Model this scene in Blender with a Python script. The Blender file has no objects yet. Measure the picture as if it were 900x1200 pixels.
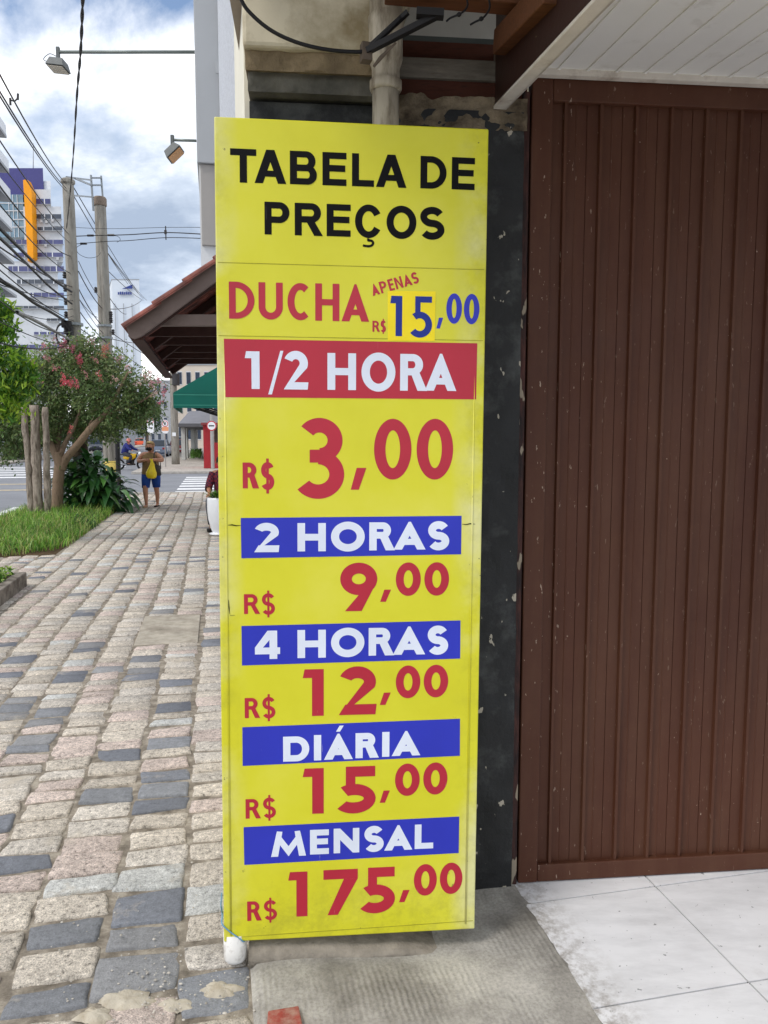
import bpy, bmesh, math, random
from mathutils import Vector, Matrix, noise
random.seed(11)
R = math.radians
sc = bpy.context.scene
col = sc.collection

# ---------------------------------------------------------------- camera
CAM_H, F = 1.65, 900.0                      # metres; focal length in pixels of the 900x1200 photograph
TH = math.atan(88 / 900.0)
cam_d = bpy.data.cameras.new('camera'); cam = bpy.data.objects.new('camera', cam_d); col.objects.link(cam)
cam.location = (0, 0, CAM_H); cam.rotation_euler = (math.pi / 2 - TH, 0, 0)
cam_d.sensor_fit = 'VERTICAL'; cam_d.sensor_height = 36; cam_d.sensor_width = 27; cam_d.lens = 27.0
cam_d.clip_start = 0.05; cam_d.clip_end = 4000
sc.camera = cam

# ---------------------------------------------------------------- sky, sun, exposure
SUN = Vector((-0.50, -0.42, 0.90)).normalized()
w = bpy.data.worlds.new('World'); sc.world = w; w.use_nodes = True
nt = w.node_tree; nt.nodes.clear()
def N_(t, **k):
    n = nt.nodes.new(t)
    for a, b in k.items(): setattr(n, a, b)
    return n
out = N_('ShaderNodeOutputWorld'); mixs = N_('ShaderNodeMixShader')
bgs = N_('ShaderNodeBackground'); bgc = N_('ShaderNodeBackground')
sky = N_('ShaderNodeTexSky', sky_type='NISHITA', sun_disc=False)
sky.sun_elevation = math.asin(SUN.z); sky.sun_rotation = math.atan2(SUN.x, SUN.y)
sky.air_density = 1.0; sky.dust_density = 1.5
bgs.inputs[1].default_value = 0.15
nt.links.new(sky.outputs[0], bgs.inputs[0])
tc = N_('ShaderNodeTexCoord'); sep = N_('ShaderNodeSeparateXYZ'); nt.links.new(tc.outputs['Generated'], sep.inputs[0])
def mth(op, a, b=None, clamp=False):
    n = N_('ShaderNodeMath', operation=op, use_clamp=clamp)
    for i, v in enumerate((a, b)):
        if v is None: continue
        if isinstance(v, (int, float)): n.inputs[i].default_value = v
        else: nt.links.new(v, n.inputs[i])
    return n.outputs[0]
zz = mth('ADD', mth('MAXIMUM', sep.outputs[2], 0.0), 0.28)
cmb = N_('ShaderNodeCombineXYZ')
nt.links.new(mth('DIVIDE', sep.outputs[0], zz), cmb.inputs[0]); nt.links.new(mth('DIVIDE', sep.outputs[1], zz), cmb.inputs[1])
def wnoise(scale, detail, off, rough=0.55, dist=0.0):
    mp = N_('ShaderNodeMapping'); mp.inputs[1].default_value = off
    nt.links.new(cmb.outputs[0], mp.inputs[0])
    n = N_('ShaderNodeTexNoise'); n.inputs['Scale'].default_value = scale; n.inputs['Detail'].default_value = detail
    n.inputs['Roughness'].default_value = rough; n.inputs['Distortion'].default_value = dist
    nt.links.new(mp.outputs[0], n.inputs[0]); return n.outputs[0]
def wramp(src, stops):
    r = N_('ShaderNodeValToRGB'); nt.links.new(src, r.inputs[0])
    el = r.color_ramp.elements
    while len(el) < len(stops): el.new(0.5)
    for e, (p, c) in zip(el, stops): e.position = p; e.color = (*c, 1)
    return r.outputs[0]
CLOUD_OFF = (12.7, 1.1, 0.0); SHADE_OFF = (12.5, 15.3, 0.0)
SHADE = [(0.37, (0.36, 0.44, 0.57)), (0.44, (0.56, 0.64, 0.76)), (0.505, (0.92, 0.96, 1.02)), (0.56, (1.35, 1.35, 1.35))]
cov = wramp(wnoise(1.25, 10, CLOUD_OFF, 0.60, 0.2), [(0.34, (0, 0, 0)), (0.47, (1, 1, 1))])
shade = wramp(wnoise(1.25, 10, SHADE_OFF, 0.60, 0.15), SHADE)
bgc.inputs[1].default_value = 1.0
nt.links.new(shade, bgc.inputs[0])
nt.links.new(cov, mixs.inputs[0]); nt.links.new(bgs.outputs[0], mixs.inputs[1]); nt.links.new(bgc.outputs[0], mixs.inputs[2])
nt.links.new(mixs.outputs[0], out.inputs[0])
sun_d = bpy.data.lights.new('sun', 'SUN'); sun_d.energy = 1.3; sun_d.angle = R(14); sun_d.color = (1.0, 0.95, 0.88)
sun = bpy.data.objects.new('sun', sun_d); col.objects.link(sun)
sun.rotation_euler = (-SUN).to_track_quat('-Z', 'Y').to_euler(); sun.location = (-20, -20, 40)
sc.view_settings.view_transform = 'Standard'; sc.view_settings.look = 'None'
sc.view_settings.exposure = 0.35; sc.view_settings.gamma = 1.0
sc.view_settings.use_curve_mapping = False
sc.cycles.max_bounces = 6; sc.cycles.diffuse_bounces = 4; sc.cycles.use_denoising = True

# ---------------------------------------------------------------- pixel and street frames
CT, ST_ = math.cos(TH), math.sin(TH)
def ray(px, py):
    x = (px - 450) / F; u = (600 - py) / F
    return Vector((x, CT + u * ST_, -ST_ + u * CT))
def G(px, py, z=0.0):                      # the point at height z seen at a pixel
    d = ray(px, py); k = (z - CAM_H) / d.z
    return Vector((d.x * k, d.y * k, z))
def PY(px, py, Y):                         # the point at depth Y seen at a pixel
    d = ray(px, py) * (Y / ray(px, py).y)
    return Vector((d.x, d.y, d.z + CAM_H))
AZ = math.atan(195 / 900.0)                # the street runs this far left of the view
D = Vector((-math.sin(AZ), math.cos(AZ), 0)); NN = Vector((math.cos(AZ), math.sin(AZ), 0)); UP = Vector((0, 0, 1))
def S(s, t, z=0.0): return D * s + NN * t + UP * z
def st(p): return p.dot(D), p.dot(NN)
WB = Vector((math.cos(R(5.5)), math.sin(R(5.5)), 0)); BK = Vector((-WB.y, WB.x, 0))   # gate and sign wall: along, into

# ---------------------------------------------------------------- materials
MATS = {}
def lin(c):
    return tuple(((v / 255) / 12.92 if v / 255 <= 0.04045 else ((v / 255 + 0.055) / 1.055) ** 2.4) for v in c)
class Sh:
    def __init__(s, name, rough=0.7, spec=0.3, metallic=0.0):
        s.m = bpy.data.materials.new(name); s.m.use_nodes = True; s.t = s.m.node_tree
        s.b = s.t.nodes['Principled BSDF']; s.o = s.t.nodes['Material Output']
        s.b.inputs['Roughness'].default_value = rough; s.b.inputs['Metallic'].default_value = metallic
        s.b.inputs['Specular IOR Level'].default_value = spec
        s.tc = s.t.nodes.new('ShaderNodeTexCoord')
    def link(s, a, b): s.t.links.new(a, b)
    def map(s, scale=(1, 1, 1), rot=(0, 0, 0), loc=(0, 0, 0)):
        n = s.t.nodes.new('ShaderNodeMapping'); n.inputs['Scale'].default_value = scale
        n.inputs['Rotation'].default_value = rot; n.inputs['Location'].default_value = loc
        s.link(s.tc.outputs['Object'], n.inputs[0]); return n.outputs[0]
    def noise(s, scale, detail=5, rough=0.6, vec=None, dist=0.0):
        n = s.t.nodes.new('ShaderNodeTexNoise'); n.inputs['Scale'].default_value = scale
        n.inputs['Detail'].default_value = detail; n.inputs['Roughness'].default_value = rough; n.inputs['Distortion'].default_value = dist
        s.link(vec if vec is not None else s.tc.outputs['Object'], n.inputs[0]); return n.outputs[0]
    def ramp(s, src, stops, const=False):
        r = s.t.nodes.new('ShaderNodeValToRGB'); s.link(src, r.inputs[0]); el = r.color_ramp.elements
        while len(el) < len(stops): el.new(0.5)
        for e, (p, c) in zip(el, stops):
            e.position = p; e.color = (c, c, c, 1) if isinstance(c, (int, float)) else (*c[:3], 1)
        if const: r.color_ramp.interpolation = 'CONSTANT'
        return r.outputs[0]
    def math(s, op, a, b=0.0, clamp=False):
        n = s.t.nodes.new('ShaderNodeMath'); n.operation = op; n.use_clamp = clamp
        for i, v in enumerate((a, b)):
            if isinstance(v, (int, float)): n.inputs[i].default_value = v
            else: s.link(v, n.inputs[i])
        return n.outputs[0]
    def mix(s, fac, a, b, mode='MIX'):
        n = s.t.nodes.new('ShaderNodeMix'); n.data_type = 'RGBA'; n.blend_type = mode
        for i, v in ((0, fac), (6, a), (7, b)):
            if isinstance(v, (int, float)): n.inputs[i].default_value = v
            elif isinstance(v, tuple): n.inputs[i].default_value = (*v[:3], 1)
            else: s.link(v, n.inputs[i])
        return n.outputs[2]
    def attr(s, name='Col'):
        n = s.t.nodes.new('ShaderNodeAttribute'); n.attribute_name = name; return n
    def color(s, c):
        if isinstance(c, tuple): s.b.inputs['Base Color'].default_value = (*c[:3], 1)
        else: s.link(c, s.b.inputs['Base Color'])
    def bump(s, h, strength=0.4, dist=0.01):
        n = s.t.nodes.new('ShaderNodeBump'); n.inputs['Strength'].default_value = strength; n.inputs['Distance'].default_value = dist
        s.link(h, n.inputs['Height']); s.link(n.outputs[0], s.b.inputs['Normal'])
    def translucent(s, csrc, fac):
        tr = s.t.nodes.new('ShaderNodeBsdfTranslucent'); mx = s.t.nodes.new('ShaderNodeMixShader'); mx.inputs[0].default_value = fac
        s.link(csrc, tr.inputs[0]); s.link(s.b.outputs[0], mx.inputs[1]); s.link(tr.outputs[0], mx.inputs[2]); s.link(mx.outputs[0], s.o.inputs[0])
def M(name, rgb, var=0.18, scale=5.0, rough=0.7, spec=0.3, bump=0.0, bscale=50.0, bdist=0.004, metallic=0.0, dirt=None, dirt_at=0.58, dirt_scale=3.0, chips=None, chip_at=0.70, chip_scale=(30, 30, 12), stretch=None):
    """rgb as seen under white light (sRGB 0..255)"""
    if name in MATS: return MATS[name]
    s = Sh(name, rough, spec, metallic); c = lin(rgb)
    vec = s.map(stretch) if stretch else None
    n = s.noise(scale, 6, 0.6, vec)
    colr = s.ramp(n, [(0.3, tuple(v * (1 - var) for v in c)), (0.7, tuple(min(1, v * (1 + var)) for v in c))])
    if dirt:
        f = s.ramp(s.noise(dirt_scale, 8, 0.65, vec), [(dirt_at - 0.1, 0.0), (dirt_at + 0.12, 1.0)])
        colr = s.mix(f, colr, lin(dirt))
    if chips:
        a = s.ramp(s.noise(1.0, 3, 0.5, s.map(chip_scale)), [(chip_at, 0.0), (chip_at + 0.015, 1.0)])
        colr = s.mix(a, colr, lin(chips))
    s.color(colr)
    if bump: s.bump(s.noise(bscale, 6, 0.65), bump, bdist)
    MATS[name] = s.m; return s.m

# ---------------------------------------------------------------- mesh helpers
BASE = {}
class MB:
    def __init__(s): s.v = []; s.f = []; s.mi = []; s.c = []; s.cur = 0; s.cc = (1, 1, 1, 1)
    def add(s, pts, faces):
        o = len(s.v); s.v += [Vector(p) for p in pts]
        for f in faces: s.f.append([i + o for i in f]); s.mi.append(s.cur); s.c.append(s.cc)
        return s
    def poly(s, pts): return s.add(pts, [list(range(len(pts)))])
    def obox(s, o, a, b, c):
        o, a, b, c = Vector(o), Vector(a), Vector(b), Vector(c)
        p = [o, o + a, o + a + b, o + b, o + c, o + a + c, o + a + b + c, o + b + c]
        fs = [(0, 3, 2, 1), (4, 5, 6, 7), (0, 1, 5, 4), (1, 2, 6, 5), (2, 3, 7, 6), (3, 0, 4, 7)]
        if a.cross(b).dot(c) < 0: fs = [f[::-1] for f in fs]
        return s.add(p, fs)
    def box(s, c, sx, sy, sz, rz=0.0):
        a = Vector((math.cos(rz), math.sin(rz), 0)) * sx; b = Vector((-math.sin(rz), math.cos(rz), 0)) * sy
        return s.obox(Vector(c) - a / 2 - b / 2 - Vector((0, 0, sz / 2)), a, b, Vector((0, 0, sz)))
    def beam(s, p, q, wd, ht, up=UP):
        p, q = Vector(p), Vector(q); d = q - p; sd = d.cross(up).normalized() * wd; u = sd.cross(d).normalized() * ht
        return s.obox(p - sd / 2 - u / 2, d, sd, u)
    def prism(s, pts, vec):
        vec = Vector(vec); n = len(pts); pts = [Vector(p) for p in pts]
        fs = [list(range(n))[::-1], list(range(n, 2 * n))] + [(i, (i + 1) % n, n + (i + 1) % n, n + i) for i in range(n)]
        return s.add(pts + [p + vec for p in pts], fs)
    def tube(s, path, r, n=8, caps=True, closed=False):
        path = [Vector(p) for p in path]; m = len(path)
        rr = r if isinstance(r, (list, tuple)) else [r] * m
        ref = None; rings = []
        for i, p in enumerate(path):
            d = (path[min(i + 1, m - 1)] - path[max(i - 1, 0)])
            if d.length < 1e-9: d = Vector((0, 0, 1))
            d.normalize()
            if ref is None: ref = d.orthogonal().normalized()
            ref = (ref - d * ref.dot(d)); ref = ref.normalized() if ref.length > 1e-6 else d.orthogonal().normalized()
            b = d.cross(ref)
            rings.append([p + (ref * math.cos(2 * math.pi * k / n) + b * math.sin(2 * math.pi * k / n)) * rr[i] for k in range(n)])
        pts = [q for ring in rings for q in ring]; fs = []
        for i in range(m - 1):
            for k in range(n):
                fs.append((i * n + k, i * n + (k + 1) % n, (i + 1) * n + (k + 1) % n, (i + 1) * n + k))
        if caps: fs += [list(range(n))[::-1], [(m - 1) * n + k for k in range(n)]]
        return s.add(pts, fs)
    def loft(s, rings, caps=True):
        n = len(rings[0]); m = len(rings); fs = []
        for i in range(m - 1):
            for k in range(n): fs.append((i * n + k, i * n + (k + 1) % n, (i + 1) * n + (k + 1) % n, (i + 1) * n + k))
        if caps: fs += [list(range(n))[::-1], [(m - 1) * n + k for k in range(n)]]
        return s.add([p for r in rings for p in r], fs)
    def lathe(s, c, prof, n=20, caps=True):
        c = Vector(c)
        return s.loft([[c + Vector((r * math.cos(2 * math.pi * k / n), r * math.sin(2 * math.pi * k / n), z)) for k in range(n)] for r, z in prof], caps)
    def ball(s, c, rx, ry, rz, n=12, m=8):
        return s.lathe_scaled(c, rx, ry, rz, n, m)
    def lathe_scaled(s, c, rx, ry, rz, n, m):
        c = Vector(c); rings = []
        for i in range(m + 1):
            a = -math.pi / 2 + math.pi * (0.04 + 0.92 * i / m)
            rings.append([c + Vector((rx * math.cos(a) * math.cos(2 * math.pi * k / n), ry * math.cos(a) * math.sin(2 * math.pi * k / n), rz * math.sin(a))) for k in range(n)])
        return s.loft(rings)
    def build(s, name, mat, parent=None, smooth=False, loc=None, bevel=0.0, colors=False, kind=None):
        me = bpy.data.meshes.new(name)
        base = BASE.get(parent.name, Vector((0, 0, 0))) if parent else (Vector(loc) if loc is not None else Vector((0, 0, 0)))
        me.from_pydata([v - base for v in s.v], [], s.f)
        for m in (mat if isinstance(mat, (list, tuple)) else [mat]): me.materials.append(m)
        me.polygons.foreach_set('material_index', s.mi)
        if smooth is True: me.polygons.foreach_set('use_smooth', [True] * len(s.f))
        if colors:
            ca = me.color_attributes.new('Col', 'FLOAT_COLOR', 'CORNER'); buf = []
            for f, c in zip(s.f, s.c): buf += list(c) * len(f)
            ca.data.foreach_set('color', buf)
        me.update()
        o = bpy.data.objects.new(name, me); col.objects.link(o)
        if parent: o.parent = parent
        else: o.location = base
        BASE[o.name] = base
        if bevel:
            b = o.modifiers.new('bevel', 'BEVEL'); b.width = bevel; b.segments = 2; b.limit_method = 'ANGLE'
        if kind: o['kind'] = kind
        return o
def tag(o, label, cat, group=None):
    o['label'] = label; o['category'] = cat
    if group: o['group'] = group
    return o
def thing(name, label, cat, loc, group=None):
    o = bpy.data.objects.new(name, None); col.objects.link(o); o.location = loc; o.empty_display_size = 0.1
    BASE[o.name] = Vector(loc); return tag(o, label, cat, group)
def ell(c, rx, ry, n=16, tilt=0.0):
    c = Vector(c)
    return [c + Vector((rx * math.cos(2 * math.pi * k / n), ry * math.sin(2 * math.pi * k / n), tilt * math.sin(2 * math.pi * k / n))) for k in range(n)]
def smoothpath(pts, k=6):
    pts = [Vector(p) for p in pts]; o = []
    for i in range(len(pts) - 1):
        p0, p1, p2, p3 = pts[max(i - 1, 0)], pts[i], pts[i + 1], pts[min(i + 2, len(pts) - 1)]
        for j in range(k):
            t = j / k
            o.append(0.5 * ((2 * p1) + (p2 - p0) * t + (2 * p0 - 5 * p1 + 4 * p2 - p3) * t * t + (3 * p1 - p0 - 3 * p2 + p3) * t ** 3))
    return o + [pts[-1]]

# ================================================================= GROUND, ROADS, PAVEMENT
s_ = Sh('asphalt', 0.9, 0.2)
a_ = s_.ramp(s_.noise(0.6, 8, 0.6), [(0.3, lin((112, 114, 120))), (0.7, lin((134, 136, 141)))])
s_.color(s_.mix(s_.ramp(s_.noise(90, 3, 0.6), [(0.35, 0.0), (0.75, 0.5)]), a_, lin((165, 165, 168)))); s_.bump(s_.noise(120, 4), 0.3, 0.005); ASPH = s_.m
CONC = M('concrete', (168, 164, 156), 0.2, 3, 0.9, 0.2, 0.4, 60, 0.004, dirt=(120, 115, 106), dirt_at=0.6)
PAVE_FAR = M('far_paving', (186, 178, 168), 0.25, 2.2, 0.9, 0.2, dirt=(140, 134, 128), dirt_at=0.55, dirt_scale=8)
KERB = M('kerb_stone', (178, 172, 164), 0.2, 6, 0.9, 0.2, 0.4, 40)
def sheet(name, pts, z, mat):
    return MB().poly([Vector((p[0], p[1], z)) for p in pts]).build(name, mat, kind='structure')
sheet('ground', [(-1500, -300), (1500, -300), (1500, 2500), (-1500, 2500)], -0.16, M('ground_earth', (150, 145, 135), 0.2, 0.4, 0.95, 0.1))
KT = -4.33                                  # kerb line
SE = 23.9                                   # our pavement ends here, the side street begins
SF = 38.6                                   # and ends here
sheet('road', [S(-40, KT - 0.15), S(-40, -13.3), S(400, -13.3), S(400, 60), S(-40, 60)], -0.13, ASPH)
# far pavements
f = MB(); f.prism([S(SF, KT + .3, -0.128), S(SF, 40, -0.128), S(200, 40, -0.128), S(200, KT + .3, -0.128)], (0, 0, 0.118)); f.build('far_sidewalk', PAVE_FAR, kind='structure')
f = MB(); f.prism([S(-40, -60, -0.128), S(400, -60, -0.128), S(400, -13.4, -0.128), S(-40, -13.4, -0.128)][::-1], (0, 0, 0.11)); f.build('opposite_sidewalk', PAVE_FAR, kind='structure')
# kerbs
k = MB()
for i in range(64):
    s0 = -40 + i
    if s0 + 1 > SE - 1.4: break
    k.obox(S(s0 + .004, KT - 0.15, -0.128), D * 0.992, NN * 0.15, UP * (0.122 + random.uniform(-.006, .006)))
arc = [S(SE - 1.4, KT, 0) + D * (1.4 * math.sin(a)) + NN * (1.4 - 1.4 * math.cos(a)) for a in [R(9 * i) for i in range(11)]]
for p, q in zip(arc[:-1], arc[1:]):
    d = (q - p).normalized(); n = Vector((-d.y, d.x, 0)); k.obox(p + UP * -0.128, (q - p) * 0.995, n * 0.15, UP * 0.122)
for i in range(12):
    k.obox(S(SE, KT + 1.4 + i * 0.8, -0.128), NN * 0.795, D * 0.15, UP * (0.122 + random.uniform(-.006, .006)))
for i in range(40): k.obox(S(SF - .15, KT + .3 + i, -0.128), NN * 0.99, D * 0.148, UP * 0.12)
k.build('kerb', KERB, kind='structure', bevel=0.012)
# painted markings
PAINT = M('road_paint', (232, 232, 232), 0.08, 6, 0.7, 0.3, dirt=(165, 165, 168), dirt_at=0.63, dirt_scale=12)
YPAINT = M('yellow_road_paint', (214, 190, 140), 0.1, 6, 0.7, 0.3, dirt=(150, 148, 145), dirt_at=0.5, dirt_scale=9)
mk = MB(); mk.cur = 0
e0 = st(G(0, 598))[1]
def strip(s0, s1, t0, t1, c=0):
    mk.cur = c; mk.poly([S(s0, t0, -0.126), S(s1, t0, -0.126), S(s1, t1, -0.126), S(s0, t1, -0.126)][::-1])
strip(-30, 21, e0 - .25, e0 + .25)
for i in range(7):
    a = 25.2 + i * 1.55; strip(a, a + 0.8, st(G(205, 573))[1] - 0.02, 3.6)
for s0 in (27.5, 31.0): strip(s0, s0 + .5, -13.0, -5.2, 1)
for i in range(6): strip(36 + i * 2.4, 37.0 + i * 2.4, -13.0, -5.4)
for i in range(20): strip(52 + i * 7, 55 + i * 7, -9.1, -8.95)
mk.build('road_markings', [PAINT, YPAINT], kind='structure')

# ---- stone setts of the near pavement
s_ = Sh('granite_setts', 0.85, 0.25)
at = s_.attr('Col')
g1 = s_.ramp(s_.noise(44, 5, 0.8), [(0.34, 0.26), (0.43, 0.80), (0.56, 1.08), (0.66, 1.42)])
g2 = s_.ramp(s_.noise(210, 2, 0.6), [(0.36, 0.62), (0.5, 1.0), (0.66, 1.22)])
g3 = s_.ramp(s_.noise(7, 5, 0.6), [(0.3, 0.82), (0.7, 1.14)])
g = s_.mix(1.0, s_.mix(1.0, g1, g2, 'MULTIPLY'), g3, 'MULTIPLY')
dk = s_.ramp(s_.noise(30, 5, 0.7), [(0.3, 0.8), (0.7, 1.18)])
gg = s_.mix(at.outputs['Alpha'], dk, g)
cc = s_.mix(1.0, at.outputs['Color'], gg, 'MULTIPLY')
cc = s_.mix(s_.ramp(s_.noise(2.4, 7, 0.7), [(0.58, 0.0), (0.70, 0.8)]), cc, lin((196, 185, 168)))   # dried cement smears
s_.color(cc); s_.bump(s_.noise(44, 6, 0.75), 0.9, 0.010); SETT = s_.m
s_ = Sh('sandy_mortar', 0.95, 0.1)
s_.color(s_.ramp(s_.noise(14, 8, 0.7), [(0.3, lin((92, 85, 76))), (0.5, lin((142, 133, 120))), (0.68, lin((186, 177, 162)))])); s_.bump(s_.noise(60, 6, 0.7), 0.8, 0.008); MORT = s_.m
TF = 0.09                                  # facade line
BED = (st(G(30, 652))[0], SE - 2.6, KT + .03, st(G(108, 618))[1])      # planting bed s0,s1,t0,t1
PATCH = [G(158, 752), G(232, 752), G(232, 720), G(172, 722)]
pst = [st(p) for p in PATCH]; PB = (min(a for a, b in pst), max(a for a, b in pst), min(b for a, b in pst), max(b for a, b in pst))
mo = MB(); mo.poly([S(-4, KT, -0.009), S(-4, 0.078, -0.009), S(2.9, 0.078, -0.009), S(2.9, TF, -0.009), S(SE, TF, -0.009), S(SE, KT + 1.4, -0.009), S(SE - .4, KT + .41, -0.009), S(SE - 1.4, KT, -0.009)])
mo.build('mortar_bed', MORT, kind='structure')
pv = MB(); rnd = random.Random(5)
DARKPX = [(75,1105),(165,1063),(157,1115),(55,1165),(232,1160),(113,760),(10,773),(28,787),(100,790),(137,783),(173,772),(167,790),(207,798),(200,823),(37,823),(28,835),(70,840),(50,872),(200,870),(145,888),(110,718),(103,697),(133,692),(158,682),(100,672),(247,737),(247,753),(130,930),(190,910),(186,934),(2,965),(185,645),(140,665),(205,660),(190,640),(165,655),(8,1005),(225,690)]
DARKST = [st(G(*p)) for p in DARKPX]
ta_, tb_ = st(G(100, 1170))[1], st(G(203, 1170))[1]; cols_ = [0.062, tb_]
while cols_[-1] - .24 > KT: cols_.append(cols_[-1] - (tb_ - ta_) * (rnd.uniform(.97, 1.02) if len(cols_) < 4 else rnd.uniform(.80, .92)))
cols_ = cols_[::-1]; ci = 0
for t, tr in zip(cols_[:-1], cols_[1:]):
    wcol = tr - t; ss = -0.6 + rnd.uniform(0, .15); wob = rnd.uniform(0, 10)
    while ss < SE - 0.1:
        L = rnd.choice((0.105, 0.12, 0.13, 0.14, 0.15, 0.165, 0.18)) * (1.0 if ss > 2.6 else 1.2)
        s1 = ss + L; sm, tm = (ss + s1) / 2, t + wcol / 2
        skip = (BED[0] + .05 < sm < BED[1] and tm < BED[3] - .05) or (PB[0] < sm < PB[1] and PB[2] < tm < PB[3]) or (sm > SE - 1.4 and tm < KT + .7)
        if not skip and s1 < SE:
            near = sm < 4.6; mid = sm < 9
            n = 9 if near else (5 if mid else 4)
            gap = rnd.uniform(0.004, 0.009); jit = 0.014
            dw = 0.012 * math.sin(ss * 1.1 + .3 * ci) + rnd.uniform(-.004, .004)
            P = [Vector((a + rnd.uniform(-jit, jit), b + rnd.uniform(-jit, jit) + dw)) for a, b in ((ss + gap, t + gap), (ss + gap, tr - gap), (s1 - gap, tr - gap), (s1 - gap, t + gap))]
            pd = 0.03 if sm < 9 else 0.06; hit = any(ss - .01 < a < s1 + .01 and t < b < tr for a, b in DARKST)
            rr = rnd.random(); zone = 0.8 + 1.3 * max(0, noise.noise(Vector((sm * .6, tm * 1.1, 3))))
            if hit or rr < pd * zone: c = rnd.choice(((128, 131, 138), (138, 140, 144), (120, 123, 130), (148, 148, 149))); al = 0.40
            elif rr < 0.25: c = (206, 190, 180); al = 1.0
            elif rr < 0.5: c = (205, 197, 186); al = 1.0
            elif rr < 0.6: c = (207, 207, 203); al = 0.8
            else: c = (205, 195, 181); al = 1.0
            v = rnd.uniform(0.86, 1.1); lc = lin(c); pv.cc = (lc[0] * v, lc[1] * v, lc[2] * v, al)
            h = rnd.uniform(-0.003, 0.003); tx, ty = rnd.uniform(-.010, .010), rnd.uniform(-.010, .010); sd = rnd.uniform(0, 50)
            pts = []
            for i in range(n):
                for j in range(n):
                    a, b = i / (n - 1), j / (n - 1)
                    # inset the rings next to the border so the edge is a narrow rounded shoulder
                    def ins(x): return x if 0 < x < 1 else x
                    if near:
                        lut = [0, .022, .07, .25, .5, .75, .93, .978, 1]; a, b = lut[i], lut[j]
                    elif n == 5:
                        lut = [0, .08, .5, .92, 1]; a, b = lut[i], lut[j]
                    else:
                        lut = [0, .1, .9, 1]; a, b = lut[i], lut[j]
                    q = P[0] * (1 - a) * (1 - b) + P[1] * (1 - a) * b + P[2] * a * b + P[3] * a * (1 - b)
                    e = min(a, 1 - a, b, 1 - b)
                    # round the corners
                    if near or mid:
                        ca, cb = abs(a - .5) * 2, abs(b - .5) * 2; k_ = max(0, ca + cb - 1.80) * .16
                        q = q + (Vector((sm, tm)) - q) * k_
                    z = h + tx * (a - .5) + ty * (b - .5)
                    if near:
                        z += 0.004 * noise.noise(Vector((q.x * 14 + sd, q.y * 14, 0))) + 0.0035 * noise.noise(Vector((q.x * 45, q.y * 45, sd)))
                        q = q + Vector((noise.noise(Vector((q.x * 20, q.y * 20, 9 + sd))), noise.noise(Vector((q.x * 20, q.y * 20, 30 + sd))))) * (0.007 if e < .1 else 0)
                    if e == 0: z = -0.02
                    elif e < 0.09 and near: z -= 0.005 if e < .05 else 0.001
                    pts.append(S(q.x, q.y, z))
            fs = []
            for i in range(n - 1):
                for j in range(n - 1): fs.append((i * n + j, (i + 1) * n + j, (i + 1) * n + j + 1, i * n + j + 1))
            pv.add(pts, [f_[::-1] for f_ in fs])
        ss = s1
    ci += 1
pv.build('sidewalk', SETT, kind='structure', colors=True, smooth=True)
# strip of broader worn stones and cement between the last column and the facade
cm = MB(); cm.prism([S(PB[0], PB[2], -0.013), S(PB[1], PB[2], -0.013), S(PB[1], PB[3], -0.013), S(PB[0], PB[3], -0.013)][::-1], (0, 0, 0.014))
cm.build('cement_patch', M('cement_patch', (176, 168, 154), 0.25, 9, 0.95, 0.1, 0.7, 50, 0.008, dirt=(130, 121, 108)), kind='structure', bevel=0.006)
# concrete step in front of the sign: grooved ramp
s_ = Sh('grooved_concrete', 0.9, 0.2)
vec = s_.map((1, 1, 1), (0, 0, -AZ))
wv = s_.t.nodes.new('ShaderNodeTexWave'); wv.bands_direction = 'X'; wv.inputs['Scale'].default_value = 17; wv.inputs['Distortion'].default_value = 2.4
wv.inputs['Detail'].default_value = 4; wv.inputs['Detail Scale'].default_value = 1.2; s_.link(vec, wv.inputs[0])
big = s_.ramp(s_.noise(2.6, 8, 0.62), [(0.3, lin((112, 108, 101))), (0.48, lin((160, 156, 149))), (0.62, lin((190, 186, 178)))])
spk = s_.ramp(s_.noise(95, 4, 0.7), [(0.3, 0.72), (0.55, 1.0), (0.75, 1.15)])
gk = s_.ramp(s_.noise(2.0, 4, 0.6, s_.map((1, 1, 1), (0, 0, 0), (4, 2, 0))), [(0.46, 0.0), (0.66, 1.0)])
gr_ = s_.mix(gk, (0.5, 0.5, 0.5), wv.outputs[0])
gcol = s_.mix(s_.ramp(gr_, [(0.05, 0.10), (0.4, 0.0)]), s_.mix(1.0, big, spk, 'MULTIPLY'), lin((96, 90, 82)))
s_.color(gcol)
s_.bump(s_.math('ADD', s_.math('MULTIPLY', gr_, 0.75), s_.math('MULTIPLY', s_.noise(48, 6, 0.7), 0.55)), 0.85, 0.006); RAMP = s_.m
rp = MB(); nx, ny = 46, 60; t0, t1, s0, s1 = 0.068, 1.034, -0.5, 2.72
pts = []
for i in range(nx + 1):
    for j in range(ny + 1):
        tt = t0 + (t1 - t0) * i / nx; s2 = s0 + (s1 - s0) * j / ny
        p = S(s2, tt, 0.012 + 0.012 * noise.noise(Vector((tt * 3, s2 * 3, 1))) * min(1, (i) / 4) - (0.012 if i == 0 else 0))
        if i == nx: p = p + NN * (0.02 * noise.noise(Vector((s2 * 9, 0, 4))) + .004); p.z = min(p.z, .012)
        pts.append(p)
rp.add(pts, [(i * (ny + 1) + j, (i + 1) * (ny + 1) + j, (i + 1) * (ny + 1) + j + 1, i * (ny + 1) + j + 1) for i in range(nx) for j in range(ny)])
rp.add([S(s0, t0, 0), S(s1, t0, 0), S(s1, t0, -.02), S(s0, t0, -.02)], [(0, 1, 2, 3)])
rp.build('concrete_ramp', RAMP, kind='structure', smooth=True)
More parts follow.
